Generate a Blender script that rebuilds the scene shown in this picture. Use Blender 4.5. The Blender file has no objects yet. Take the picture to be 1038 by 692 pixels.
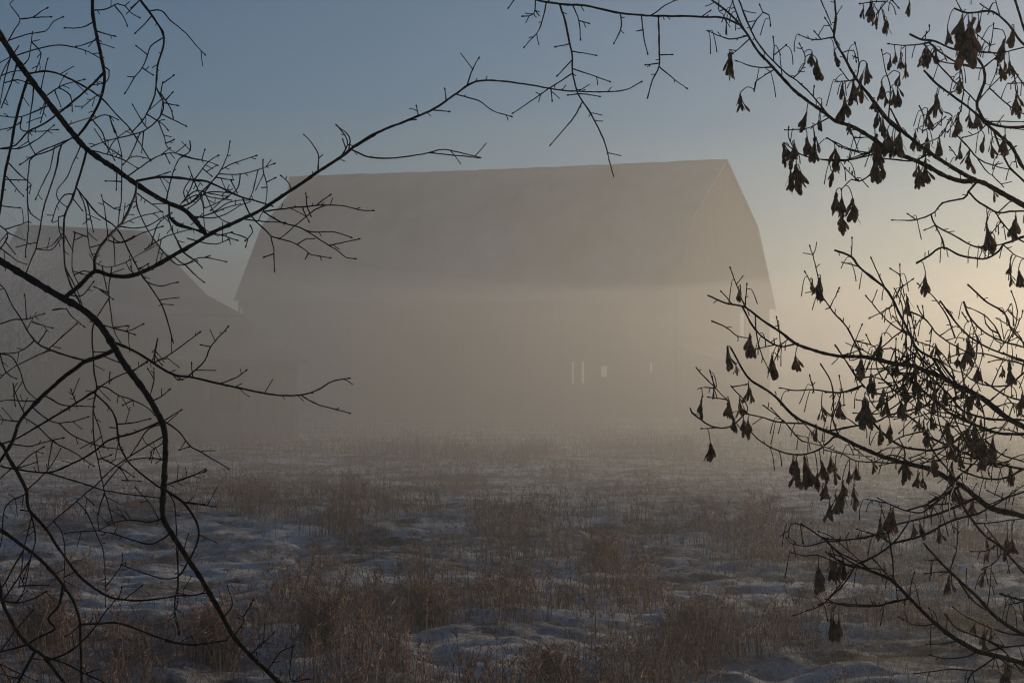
import bpy, math, random
import numpy as np

random.seed(7)
RNG = np.random.default_rng(11)
scene = bpy.context.scene
COL = scene.collection

# ------------------------------------------------------------------ camera, sky, sun, exposure
F, CX, CY, HORIZON, EYE = 2000.0, 519.0, 346.0, 389.0, 1.70
SUN_AZ, SUN_EL = 39, 11
PITCH = math.atan((HORIZON - CY) / F)

cam_data = bpy.data.cameras.new('camera')
cam = bpy.data.objects.new('camera', cam_data)
COL.objects.link(cam)
cam_data.sensor_width = 36.0
cam_data.lens = 36.0 * F / 1038.0
cam_data.clip_start = 0.05
cam_data.clip_end = 3000.0
cam.location = (0, 0, EYE)
cam.rotation_euler = (math.pi / 2 + PITCH, 0, 0)
scene.camera = cam

world = bpy.data.worlds.new('World')
scene.world = world
world.use_nodes = True
wn = world.node_tree
sky = wn.nodes.new('ShaderNodeTexSky')
sky.sky_type = 'NISHITA'
sky.sun_disc = False
sky.sun_elevation = math.radians(SUN_EL)
sky.sun_rotation = math.radians(SUN_AZ)
sky.air_density = 1.0
sky.dust_density = 0.0
sky.ozone_density = 4.5
wn.links.new(sky.outputs[0], wn.nodes['Background'].inputs[0])
wn.nodes['Background'].inputs[1].default_value = 0.112

sun_data = bpy.data.lights.new('sun', 'SUN')
sun = bpy.data.objects.new('sun', sun_data)
COL.objects.link(sun)
sun_data.energy = 5
sun_data.angle = math.radians(0.5)
sun_data.color = (1.0, 0.815, 0.555)
sun.rotation_euler = (math.radians(90 - SUN_EL), 0, math.radians(180 - SUN_AZ))
sun.location = (60, 120, 40)

vs = scene.view_settings
scene.display_settings.display_device = 'sRGB'
vs.view_transform = 'Standard'
vs.look = 'None'
vs.exposure = -1.2
vs.gamma = 1.0

scene.render.engine = 'CYCLES'
cy = scene.cycles
cy.use_denoising = True
cy.max_bounces = 8
cy.diffuse_bounces = 2
cy.glossy_bounces = 1
cy.transmission_bounces = 2
cy.volume_bounces = 3
cy.transparent_max_bounces = 8
cy.sample_clamp_indirect = 4.0
cy.filter_width = 1.1

HAZE_DENSITY = 0.0062
HAZE_G = 0.76
HAZE_COLOR = (0.93, 0.91, 0.885, 1)

# ------------------------------------------------------------------ small helpers
cosP, sinP = math.cos(PITCH), math.sin(PITCH)

def ray(px, py):
    dx, dz = (px - CX) / F, (CY - py) / F
    return np.array([dx, cosP - dz * sinP, sinP + dz * cosP])

def at(px, py, depth):
    """point seen at photo pixel (px, py), 'depth' metres along the view axis"""
    return np.array([0, 0, EYE]) + ray(px, py) * depth

def link(o, parent=None):
    COL.objects.link(o)
    if parent is not None:
        o.parent = parent
    return o

def tag(o, label=None, cat=None, group=None, kind=None):
    for k, v in (('label', label), ('category', cat), ('group', group), ('kind', kind)):
        if v:
            o[k] = v
    return o

def empty(name, loc):
    o = bpy.data.objects.new(name, None)
    o.location = loc
    o.empty_display_size = 0.3
    return link(o)

class MB:
    """collects quads / triangles, links them as one mesh object"""
    def __init__(s):
        s.v, s.f, s.n = [], [], 0
    def add(s, verts, faces):
        verts = np.asarray(verts, float).reshape(-1, 3)
        s.v.append(verts)
        s.f += [tuple(i + s.n for i in f) for f in faces]
        s.n += len(verts)
    def hexa(s, p):           # eight corners: bottom 0-3, top 4-7
        s.add(p, [(0, 3, 2, 1), (4, 5, 6, 7), (0, 1, 5, 4), (1, 2, 6, 5), (2, 3, 7, 6), (3, 0, 4, 7)])
    def prism(s, poly_a, poly_b):
        n = len(poly_a)
        s.add(list(poly_a) + list(poly_b),
              [tuple(range(n - 1, -1, -1)), tuple(range(n, 2 * n))] +
              [(i, (i + 1) % n, n + (i + 1) % n, n + i) for i in range(n)])
    def tube(s, pts, rad, sides=5):
        pts = np.asarray(pts, float)
        n = len(pts)
        if n < 2:
            return
        rad = np.broadcast_to(np.asarray(rad, float), (n,))
        t = np.gradient(pts, axis=0)
        t /= np.linalg.norm(t, axis=1)[:, None] + 1e-12
        ref = np.array([0.31, 0.9, 0.29])
        a = np.cross(t, ref)
        a /= np.linalg.norm(a, axis=1)[:, None] + 1e-9
        b = np.cross(t, a)
        ang = np.linspace(0, 2 * np.pi, sides, endpoint=False)
        ring = (a[:, None, :] * np.cos(ang)[None, :, None] + b[:, None, :] * np.sin(ang)[None, :, None])
        V = (pts[:, None, :] + ring * rad[:, None, None]).reshape(-1, 3)
        fs = []
        for i in range(n - 1):
            for k in range(sides):
                k2 = (k + 1) % sides
                fs.append((i * sides + k, i * sides + k2, (i + 1) * sides + k2, (i + 1) * sides + k))
        fs.append(tuple(range(sides - 1, -1, -1)))
        fs.append(tuple((n - 1) * sides + k for k in range(sides)))
        s.add(V, fs)
    def build(s, name, mat, parent=None, smooth=False, origin=None):
        V = np.concatenate(s.v) if s.v else np.zeros((0, 3))
        off = np.zeros(3)
        if parent is not None:
            off = np.array(parent.matrix_world_loc) if hasattr(parent, 'matrix_world_loc') else np.array(chain_loc(parent))
        if origin is not None:
            off = off + np.array(origin)
        me = bpy.data.meshes.new(name)
        me.from_pydata((V - off).tolist(), [], s.f)
        if smooth:
            me.polygons.foreach_set('use_smooth', [True] * len(me.polygons))
        me.materials.append(mat)
        me.update()
        o = bpy.data.objects.new(name, me)
        if origin is not None and parent is None:
            o.location = origin
        return link(o, parent)

def chain_loc(o):
    p = np.zeros(3)
    while o is not None:
        p = p + np.array(o.location)
        o = o.parent
    return p

# value noise in numpy (smooth), used for the ground and the grass
_P = RNG.random((257, 257))
def vnoise(x, y):
    xi, yi = np.floor(x).astype(int), np.floor(y).astype(int)
    fx, fy = x - xi, y - yi
    fx, fy = fx * fx * (3 - 2 * fx), fy * fy * (3 - 2 * fy)
    a, b = xi % 256, yi % 256
    a1, b1 = (xi + 1) % 256, (yi + 1) % 256
    return (_P[a, b] * (1 - fx) + _P[a1, b] * fx) * (1 - fy) + (_P[a, b1] * (1 - fx) + _P[a1, b1] * fx) * fy

# ------------------------------------------------------------------ materials
def new_mat(name):
    m = bpy.data.materials.new(name)
    m.use_nodes = True
    return m, m.node_tree.nodes, m.node_tree.links, m.node_tree.nodes['Principled BSDF']

def noise_mat(name, c1, c2, scale=5.0, rough=0.85, bump=0.0, stretch=None, detail=6.0, lo=0.35, hi=0.65, bump_scale=None, c3=None, spec=0.2):
    m, N, L, P = new_mat(name)
    tc = N.new('ShaderNodeTexCoord')
    mp = N.new('ShaderNodeMapping')
    L.new(tc.outputs['Object'], mp.inputs['Vector'])
    if stretch:
        mp.inputs['Scale'].default_value = stretch
    nz = N.new('ShaderNodeTexNoise')
    nz.inputs['Scale'].default_value = scale
    nz.inputs['Detail'].default_value = detail
    nz.inputs['Roughness'].default_value = 0.6
    L.new(mp.outputs[0], nz.inputs['Vector'])
    rp = N.new('ShaderNodeValToRGB')
    rp.color_ramp.elements[0].position = lo
    rp.color_ramp.elements[0].color = (*c1, 1)
    rp.color_ramp.elements[1].position = hi
    rp.color_ramp.elements[1].color = (*c2, 1)
    if c3:
        e = rp.color_ramp.elements.new((lo + hi) / 2)
        e.color = (*c3, 1)
    L.new(nz.outputs['Fac'], rp.inputs['Fac'])
    L.new(rp.outputs['Color'], P.inputs['Base Color'])
    P.inputs['Roughness'].default_value = rough
    P.inputs['Specular IOR Level'].default_value = spec
    if bump:
        bn = N.new('ShaderNodeTexNoise')
        bn.inputs['Scale'].default_value = bump_scale or scale * 4
        bn.inputs['Detail'].default_value = 4
        L.new(mp.outputs[0], bn.inputs['Vector'])
        b = N.new('ShaderNodeBump')
        b.inputs['Strength'].default_value = bump
        b.inputs['Distance'].default_value = 0.02
        L.new(bn.outputs['Fac'], b.inputs['Height'])
        L.new(b.outputs[0], P.inputs['Normal'])
    return m

M = {}
M['bark'] = noise_mat('bark', (0.020, 0.015, 0.012), (0.075, 0.058, 0.045), scale=60, bump=0.6, rough=0.9)
M['limb_bark'] = noise_mat('limb_bark', (0.016, 0.012, 0.010), (0.075, 0.056, 0.043), scale=90, bump=0.9, rough=0.85, stretch=(1, 1, 0.4))
M['twig'] = noise_mat('twig', (0.012, 0.009, 0.008), (0.038, 0.026, 0.021), scale=30, rough=0.7)
M['red_twig'] = noise_mat('red_twig', (0.045, 0.018, 0.015), (0.08, 0.045, 0.035), scale=30, rough=0.7)
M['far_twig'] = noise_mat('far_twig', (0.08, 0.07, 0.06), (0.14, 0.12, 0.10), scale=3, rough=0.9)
M['frost'] = noise_mat('frost', (0.55, 0.57, 0.60), (0.78, 0.80, 0.82), scale=4, rough=0.9)
M['roof'] = noise_mat('roof', (0.10, 0.092, 0.085), (0.38, 0.39, 0.41), scale=0.28, rough=0.9, bump=0.4, bump_scale=14, c3=(0.22, 0.222, 0.23), lo=0.3, hi=0.72)
M['snow_roof'] = noise_mat('snow_roof', (0.11, 0.105, 0.105), (0.26, 0.265, 0.28), scale=0.5, rough=0.9, bump=0.4, bump_scale=6, lo=0.3, hi=0.7)
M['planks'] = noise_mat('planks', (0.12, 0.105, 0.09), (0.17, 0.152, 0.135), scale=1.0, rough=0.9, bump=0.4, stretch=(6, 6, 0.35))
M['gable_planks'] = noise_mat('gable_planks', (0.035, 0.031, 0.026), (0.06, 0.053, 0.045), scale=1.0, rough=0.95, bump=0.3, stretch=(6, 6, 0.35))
M['pale_wood'] = noise_mat('pale_wood', (0.30, 0.27, 0.23), (0.42, 0.39, 0.35), scale=2.0, rough=0.85, stretch=(5, 5, 0.5))
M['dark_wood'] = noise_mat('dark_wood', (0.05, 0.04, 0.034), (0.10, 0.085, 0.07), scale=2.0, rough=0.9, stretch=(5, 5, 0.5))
M['stone'] = noise_mat('stone', (0.18, 0.17, 0.16), (0.36, 0.34, 0.32), scale=3.0, rough=0.9, bump=0.6)

# snow field: crusted snow with dead stubble and bare brown patches showing through
m, N, L, P = new_mat('snow_field')
tc = N.new('ShaderNodeTexCoord')
def nz(scale, detail, sc=(1, 1, 1), rough=0.6):
    mp = N.new('ShaderNodeMapping')
    mp.inputs['Scale'].default_value = sc
    L.new(tc.outputs['Object'], mp.inputs['Vector'])
    n = N.new('ShaderNodeTexNoise')
    n.inputs['Scale'].default_value = scale
    n.inputs['Detail'].default_value = detail
    n.inputs['Roughness'].default_value = rough
    L.new(mp.outputs[0], n.inputs['Vector'])
    return n
n1 = nz(0.55, 8, (1, 1, 1), 0.68)
n2 = nz(5.0, 6, (1, 0.8, 1), 0.7)
mx = N.new('ShaderNodeMath'); mx.operation = 'MULTIPLY_ADD'
L.new(n2.outputs['Fac'], mx.inputs[0]); mx.inputs[1].default_value = 0.55
L.new(n1.outputs['Fac'], mx.inputs[2])
rp = N.new('ShaderNodeValToRGB')
rp.color_ramp.elements[0].position = 0.665
rp.color_ramp.elements[0].color = (0.085, 0.062, 0.050, 1)
rp.color_ramp.elements[1].position = 0.87
rp.color_ramp.elements[1].color = (0.86, 0.81, 0.755, 1)
e = rp.color_ramp.elements.new(0.76); e.color = (0.40, 0.38, 0.375, 1)
L.new(mx.outputs[0], rp.inputs['Fac'])
L.new(rp.outputs['Color'], P.inputs['Base Color'])
P.inputs['Roughness'].default_value = 0.75
P.inputs['Specular IOR Level'].default_value = 0.25
bn = nz(9.0, 6, (1, 1, 1), 0.7)
b = N.new('ShaderNodeBump'); b.inputs['Strength'].default_value = 1.0; b.inputs['Distance'].default_value = 0.10
L.new(bn.outputs['Fac'], b.inputs['Height']); L.new(b.outputs[0], P.inputs['Normal'])
M['snow'] = m

# dead grass: tint stored per blade (real colour differences between stems)
m, N, L, P = new_mat('dead_grass')
a = N.new('ShaderNodeAttribute'); a.attribute_name = 'tint'
rp = N.new('ShaderNodeValToRGB')
rp.color_ramp.elements[0].color = (0.12, 0.066, 0.048, 1)
rp.color_ramp.elements[1].color = (0.52, 0.39, 0.29, 1)
e = rp.color_ramp.elements.new(0.55); e.color = (0.31, 0.185, 0.135, 1)
L.new(a.outputs['Fac'], rp.inputs['Fac']); L.new(rp.outputs['Color'], P.inputs['Base Color'])
P.inputs['Roughness'].default_value = 0.8
P.inputs['Specular IOR Level'].default_value = 0.15
M['grass'] = m

# seed wings: thin papery, light comes through a little
m, N, L, P = new_mat('seed_wing')
tc = N.new('ShaderNodeTexCoord'); n = N.new('ShaderNodeTexNoise'); n.inputs['Scale'].default_value = 90
L.new(tc.outputs['Object'], n.inputs['Vector'])
rp = N.new('ShaderNodeValToRGB')
rp.color_ramp.elements[0].position = 0.35; rp.color_ramp.elements[0].color = (0.14, 0.082, 0.052, 1)
rp.color_ramp.elements[1].position = 0.7; rp.color_ramp.elements[1].color = (0.52, 0.34, 0.21, 1)
L.new(n.outputs['Fac'], rp.inputs['Fac']); L.new(rp.outputs['Color'], P.inputs['Base Color'])
P.inputs['Roughness'].default_value = 0.75
tr = N.new('ShaderNodeBsdfTranslucent'); L.new(rp.outputs['Color'], tr.inputs['Color'])
ms = N.new('ShaderNodeMixShader'); ms.inputs[0].default_value = 0.5
L.new(P.outputs[0], ms.inputs[1]); L.new(tr.outputs[0], ms.inputs[2])
L.new(ms.outputs[0], N['Material Output'].inputs['Surface'])
M['seed'] = m

# ------------------------------------------------------------------ ground
def ground_z(x, y):
    x, y = np.asarray(x, float), np.asarray(y, float)
    near = np.clip((70 - y) / 50, 0.25, 1)
    h = 0.22 * (vnoise(x * 0.16 + 31, y * 0.16 + 7) - 0.5)
    h += 0.05 * (vnoise(x * 0.75 + 3, y * 0.62 + 40) - 0.5) * near
    lump = np.clip(vnoise(x * 1.5 + 90, y * 1.2 + 15) - 0.50, 0, 1)
    h += 0.11 * lump * near
    h += 0.095 * (vnoise(x * 2.6 + 9, y * 4.4 + 77) - 0.5) * near
    h += 0.060 * (vnoise(x * 5.5 + 9, y * 11 + 7) - 0.5) * near
    return h * np.clip((np.abs(y - 6) + 3) / 10, 0.3, 1)

def make_ground():
    ys = np.concatenate([[-18, -8, 0, 3], np.geomspace(5.5, 110, 620), np.geomspace(112, 390, 40)])
    u = np.concatenate([-np.geomspace(3, 1.06, 14), np.linspace(-1, 1, 430), np.geomspace(1.06, 3, 14)])
    X, Y = [], []
    for y in ys:
        half = 0.30 * max(y, 4) + 2.5
        out = 245.0
        uu = np.where(np.abs(u) <= 1, u * half, np.sign(u) * (half + (np.abs(u) - 1) / 2 * (out - half)))
        X.append(uu); Y.append(np.full_like(uu, y))
    X, Y = np.array(X), np.array(Y)
    Z = ground_z(X, Y)
    nr, nc = X.shape
    V = np.stack([X, Y, Z], -1).reshape(-1, 3)
    i = (np.arange(nr - 1)[:, None] * nc + np.arange(nc - 1)[None, :]).ravel()
    Q = np.stack([i, i + 1, i + nc + 1, i + nc], -1)
    me = bpy.data.meshes.new('snow_field')
    me.vertices.add(len(V)); me.vertices.foreach_set('co', V.ravel())
    me.loops.add(Q.size); me.loops.foreach_set('vertex_index', Q.ravel().astype(np.int32))
    me.polygons.add(len(Q)); me.polygons.foreach_set('loop_start', np.arange(len(Q), dtype=np.int32) * 4)
    me.polygons.foreach_set('loop_total', np.full(len(Q), 4, np.int32))
    me.polygons.foreach_set('use_smooth', np.ones(len(Q), bool))
    me.update(calc_edges=True)
    me.materials.append(M['snow'])
    o = link(bpy.data.objects.new('snow_ground', me))
    o['kind'] = 'structure'
make_ground()

# ------------------------------------------------------------------ haze: one closed box of even density
mb = MB()
x0, x1, y0, y1, z0, z1 = -252, 252, -22, 396, -1.6, 12.6
mb.hexa([(x0, y0, z0), (x1, y0, z0), (x1, y1, z0), (x0, y1, z0), (x0, y0, z1), (x1, y0, z1), (x1, y1, z1), (x0, y1, z1)])
hm = bpy.data.materials.new('haze'); hm.use_nodes = True
hm.node_tree.nodes.clear()
ho = hm.node_tree.nodes.new('ShaderNodeOutputMaterial')
hv = hm.node_tree.nodes.new('ShaderNodeVolumePrincipled')
hv.inputs['Color'].default_value = HAZE_COLOR
hv.inputs['Density'].default_value = HAZE_DENSITY
hv.inputs['Anisotropy'].default_value = HAZE_G
hm.node_tree.links.new(hv.outputs[0], ho.inputs['Volume'])
tag(mb.build('haze', hm), kind='stuff')

# the bank of ground mist lying over the far half of the field: a low mound of slightly thicker air
MIST_DENSITY = 0.0215
mb = MB()
x0, x1, y0, y1, z0 = -240, 240, 25, 385, -1.4
ny, nx = 90, 90
def mist_top(x, y):
    f = min(1.0, max(0.0, (y - y0) / 13.0)); f = f * f * (3 - 2 * f)
    return 0.7 + f * (4.9 + 0.9 * math.sin(x * .083 + y * .05 + 1) + 0.7 * math.sin(y * .21 + x * .04) + 0.4 * math.sin(x * .19 - y * .13))
gx = np.linspace(x0, x1, nx + 1); gy = np.concatenate([np.concatenate([np.linspace(y0, 40, 12), np.linspace(42, 60, 12)]), np.linspace(60, y1, ny - 22)[1:]])
V = [(x, y, mist_top(x, y)) for y in gy for x in gx] + [(x, y, z0) for y in gy for x in gx]
n1 = len(gx) * len(gy); w_ = len(gx); fs = []
for j in range(len(gy) - 1):
    for i in range(w_ - 1):
        q = j * w_ + i
        fs += [(q, q + 1, q + w_ + 1, q + w_), (n1 + q, n1 + q + w_, n1 + q + w_ + 1, n1 + q + 1)]
for i in range(w_ - 1):
    q = (len(gy) - 1) * w_ + i
    fs += [(i, n1 + i, n1 + i + 1, i + 1), (q, q + 1, n1 + q + 1, n1 + q)]
for j in range(len(gy) - 1):
    q = j * w_; r_ = q + w_ - 1
    fs += [(q, q + w_, n1 + q + w_, n1 + q), (r_, n1 + r_, n1 + r_ + w_, r_ + w_)]
mb.add(V, fs)
mm = hm.copy(); mm.name = 'ground_mist'
mm.node_tree.nodes['Principled Volume'].inputs['Density'].default_value = MIST_DENSITY
tag(mb.build('ground_mist', mm), kind='stuff')

# ------------------------------------------------------------------ big gambrel barn
BC = np.array([-0.357, 87.33]); TH = 0.504
BL, BW, H0, H1, H2, BB = 21.36, 10.74, 5.40, 8.68, 11.28, 3.44
BD = np.array([math.cos(TH), -math.sin(TH)])       # along the ridge, to the right and nearer
BN = np.array([-math.sin(TH), -math.cos(TH)])      # front, towards the camera
def bp(u, v, z):
    q = BC + BD * u + BN * v
    return np.array([q[0], q[1], z - 0.018 * u * min(1.0, max(z, 0.0) / 4)])      # the old frame has settled towards its right end

def b_uvz_on_front(px, py, v):
    """where the sight line through a pixel meets the plane v = const of the barn"""
    r = ray(px, py); o = np.array([0, 0, EYE])
    den = r[0] * BN[0] + r[1] * BN[1]
    t = (v - ((o[:2] - BC) @ BN)) / den
    p = o + r * t
    return (p[:2] - BC) @ BD, p[2]
def b_vz_on_end(px, py, u):
    r = ray(px, py); o = np.array([0, 0, EYE])
    den = r[0] * BD[0] + r[1] * BD[1]
    t = (u - ((o[:2] - BC) @ BD)) / den
    p = o + r * t
    return (p[:2] - BC) @ BN, p[2]

def holed_wall(mb, fn, a0, a1, zlo, zhi, holes, th, board=0.26):
    """a wall of vertical boards between a0 and a1; holes = (a_min, a_max, z_min, z_max)"""
    edges = sorted({a0, a1, *np.arange(a0, a1, board).tolist(), *[h[0] for h in holes], *[h[1] for h in holes]})
    edges = [e for e in edges if a0 <= e <= a1]
    for i in range(len(edges) - 1):
        l, r = edges[i] + 0.0008, edges[i + 1] - 0.0008
        if r - l < 0.004:
            continue
        mid = (l + r) / 2
        spans = [(zlo(mid) if callable(zlo) else zlo, zhi(mid) if callable(zhi) else zhi)]
        for h in holes:
            if h[0] < mid < h[1]:
                ns = []
                for s0, s1 in spans:
                    if h[2] > s0: ns.append((s0, min(h[2], s1)))
                    if h[3] < s1: ns.append((max(h[3], s0), s1))
                spans = ns
        j = random.uniform(-0.004, 0.004)
        for s0, s1 in spans:
            if s1 - s0 < 0.02: continue
            t0 = th / 2
            zl1 = min(s1, zhi(l)) if callable(zhi) and abs(s1 - zhi(mid)) < 1e-6 else s1
            zr1 = min(s1 + 1, zhi(r)) if callable(zhi) and abs(s1 - zhi(mid)) < 1e-6 else s1
            zl1 = zhi(l) if callable(zhi) and abs(s1 - zhi(mid)) < 1e-6 else s1
            mb.hexa([fn(l, -t0 + j, s0), fn(r, -t0 + j, s0), fn(r, t0 + j, s0), fn(l, t0 + j, s0),
                     fn(l, -t0 + j, zl1), fn(r, -t0 + j, zr1), fn(r, t0 + j, zr1), fn(l, t0 + j, zl1)])

def make_barn():
    base = bp(0, 0, 0)
    R = empty('gambrel_barn', base)
    tag(R, 'big gambrel roofed wooden barn standing in fog beyond the snowy field', 'barn')
    hw = BW / 2 - 0.35                                # walls sit a little inside the eaves
    hl = BL / 2 - 0.14
    # front openings seen in the photo, and what is behind them in the back wall
    fr, bk = [], []
    for (xa, ya, xb, yb) in ((579.2, 364.5, 582.2, 387), (589.2, 364.5, 592.6, 387), (609.2, 369, 615.8, 380), (658.2, 365, 661.6, 374.5)):
        ua, za = b_uvz_on_front(xa, ya, hw); ub, zb = b_uvz_on_front(xb, yb, hw)
        fr.append((min(ua, ub), max(ua, ub), min(za, zb), max(za, zb)))
        ua, za = b_uvz_on_front(xa - 8, ya - 8, -hw); ub, zb = b_uvz_on_front(xb + 8, yb + 4, -hw)
        bk.append((min(ua, ub) - 0.1, max(ua, ub) + 0.1, min(za, zb) - 0.1, max(za, zb) + 0.1))
    va, za = b_vz_on_end(748.5, 312, hl); vb, zb = b_vz_on_end(755, 337, hl)
    gable_hole = (min(va, vb), max(va, vb), min(za, zb), max(za, zb))
    ua, za = b_uvz_on_front(744, 306, -hw); ub, zb = b_uvz_on_front(760, 344, -hw)
    bk.append((min(ua, ub), min(max(ua, ub), hl - 0.3), min(za, zb), max(za, zb)))

    mb = MB(); holed_wall(mb, lambda a, t, z: bp(a, hw + t, z), -hl, hl, 0.4, H0 - 0.1, fr, 0.10); mb.build('front_wall', M['planks'], R)
    mb = MB(); holed_wall(mb, lambda a, t, z: bp(a, -hw + t, z), -hl, hl, 0.4, H0 - 0.1, bk, 0.10); mb.build('back_wall', M['planks'], R)
    def gz(v):
        v = abs(v)
        if v <= BB: return H2 - (H2 - H1) * v / BB - 0.16
        return H1 - (H1 - H0) * (v - BB) / (BW / 2 - BB) - 0.16
    # loft door opening frame of the gable + the pale slit
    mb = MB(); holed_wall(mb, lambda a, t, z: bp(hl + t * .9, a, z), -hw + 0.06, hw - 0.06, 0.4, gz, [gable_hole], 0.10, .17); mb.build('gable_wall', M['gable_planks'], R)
    mb = MB(); holed_wall(mb, lambda a, t, z: bp(-hl + t, a, z), -hw + 0.06, hw - 0.06, 0.4, gz, [], 0.10); mb.build('gable_wall', M['planks'], R)
    mb = MB()
    for (a0, a1, v) in ((-hl - .08, hl + .08, hw), (-hl - .08, hl + .08, -hw)):
        s = 1 if v > 0 else -1
        mb.hexa([bp(a0, v - .16, -.5), bp(a1, v - .16, -.5), bp(a1, v + .16, -.5), bp(a0, v + .16, -.5),
                 bp(a0, v - .16, .4), bp(a1, v - .16, .4), bp(a1, v + .16, .4), bp(a0, v + .16, .4)])
    for u in (hl, -hl):
        mb.hexa([bp(u - .16, -hw + .163, -.5), bp(u + .16, -hw + .163, -.5), bp(u + .16, hw - .163, -.5), bp(u - .16, hw - .163, -.5),
                 bp(u - .16, -hw + .163, .398), bp(u + .16, -hw + .163, .398), bp(u + .16, hw - .163, .398), bp(u - .16, hw - .163, .398)])
    mb.build('foundation', M['stone'], R)
    # roof: four slopes, each subdivided and gently sagging
    def slope(name, va, za, vb, zb, parent):
        nu, nv, th = 60, 6, 0.09
        mb = MB(); V = []
        for top in (1, 0):
            for i in range(nu + 1):
                for j in range(nv + 1):
                    u = -BL / 2 + BL * i / nu
                    f = j / nv
                    sag = -0.05 * math.sin(math.pi * i / nu) + 0.018 * math.sin(i * 1.3) * math.sin(i * .37 + 1)
                    if abs(va) < 0.01 or abs(vb) < 0.01:
                        sag += 0
                    V.append(bp(u, va + (vb - va) * f, za + (zb - za) * f + sag - (0 if top else th)))
        n1 = (nu + 1) * (nv + 1); fs = []
        for i in range(nu):
            for j in range(nv):
                q = i * (nv + 1) + j
                fs.append((q, q + nv + 1, q + nv + 2, q + 1)); fs.append((n1 + q, n1 + q + 1, n1 + q + nv + 2, n1 + q + nv + 1))
        for i in range(nu):
            for j in (0, nv):
                q = i * (nv + 1) + j; fs.append((q, q + nv + 1, n1 + q + nv + 1, n1 + q))
        for j in range(nv):
            for i in (0, nu):
                q = i * (nv + 1) + j; fs.append((q, q + 1, n1 + q + 1, n1 + q))
        mb.add(V, fs)
        return mb.build(name, M['roof'], parent)
    slope('upper_roof_slope', 0.0, H2, BB, H1, R)
    slope('lower_roof_slope', BB, H1 - .004, BW / 2 + 0.12, H0 - 0.12, R)
    slope('upper_roof_slope', 0.0, H2 - .004, -BB, H1, R)
    slope('lower_roof_slope', -BB, H1 - .004, -BW / 2 - 0.12, H0 - 0.12, R)
    # hay hood: the peak carried out past the left gable
    mb = MB()
    for s in (1, -1):
        a = [bp(-BL / 2 + .02, 0, H2 - .01), bp(-BL / 2 + .02, s * 1.25, H2 - .96), bp(-BL / 2 - .35, s * 0.95, H2 - .73), bp(-BL / 2 - 0.92, 0, H2 - .02)]
        mb.prism(a, [p - np.array([0, 0, .12]) for p in a])
    mb.build('hay_hood', M['roof'], R)
    # barge boards on the right gable, door track, doors
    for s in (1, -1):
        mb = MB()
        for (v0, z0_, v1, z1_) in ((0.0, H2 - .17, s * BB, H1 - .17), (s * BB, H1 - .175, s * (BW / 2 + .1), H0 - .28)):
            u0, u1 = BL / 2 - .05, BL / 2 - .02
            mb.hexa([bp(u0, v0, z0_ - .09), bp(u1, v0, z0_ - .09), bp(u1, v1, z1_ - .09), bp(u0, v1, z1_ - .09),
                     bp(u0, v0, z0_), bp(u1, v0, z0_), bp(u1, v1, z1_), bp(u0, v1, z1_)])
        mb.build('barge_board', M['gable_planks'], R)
    # frame round the pale gable opening
    g = gable_hole; mb = MB()
    def bar(v0, v1, za_, zb_):
        mb.hexa([bp(hl + .062, v0, za_), bp(hl + .10, v0, za_), bp(hl + .10, v1, za_), bp(hl + .062, v1, za_),
                 bp(hl + .062, v0, zb_), bp(hl + .10, v0, zb_), bp(hl + .10, v1, zb_), bp(hl + .062, v1, zb_)])
    bar(g[0] - .12, g[0], g[2] - .1, g[3] + .1); bar(g[1], g[1] + .12, g[2] - .1, g[3] + .1)
    bar(g[0], g[1], g[3], g[3] + .1); bar(g[0], g[1], g[2] - .1, g[2])
    mb.build('window_frame', M['pale_wood'], R)
    # broken ends of boards and rafters under the left end of the front eave
    mb = MB()
    for k in range(16):
        u = -BL / 2 + 0.05 + k * 0.045 + random.uniform(0, .05)
        l = random.uniform(0.15, 0.75) * (1 - k / 22)
        v = hw + random.uniform(0.05, .28); w = random.uniform(.04, .09)
        mb.hexa([bp(u, v, H0 - .25 - l), bp(u + w, v, H0 - .25 - l * .8), bp(u + w, v + .04, H0 - .25 - l * .8), bp(u, v + .04, H0 - .25 - l),
                 bp(u, v, H0 - .2), bp(u + w, v, H0 - .2), bp(u + w, v + .04, H0 - .2), bp(u, v + .04, H0 - .2)])
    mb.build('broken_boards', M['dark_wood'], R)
    # sliding door and posts on the shaded front
    for (u0, u1) in ((-1.2, 1.0),):
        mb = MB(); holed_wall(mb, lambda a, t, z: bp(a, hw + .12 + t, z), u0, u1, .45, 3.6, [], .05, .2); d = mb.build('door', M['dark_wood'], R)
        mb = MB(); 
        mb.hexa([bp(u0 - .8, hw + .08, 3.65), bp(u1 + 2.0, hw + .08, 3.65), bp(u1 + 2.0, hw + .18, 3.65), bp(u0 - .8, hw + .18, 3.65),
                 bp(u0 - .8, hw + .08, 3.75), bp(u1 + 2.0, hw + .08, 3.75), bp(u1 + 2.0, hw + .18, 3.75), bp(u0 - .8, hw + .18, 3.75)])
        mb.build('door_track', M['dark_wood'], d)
make_barn()

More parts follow.
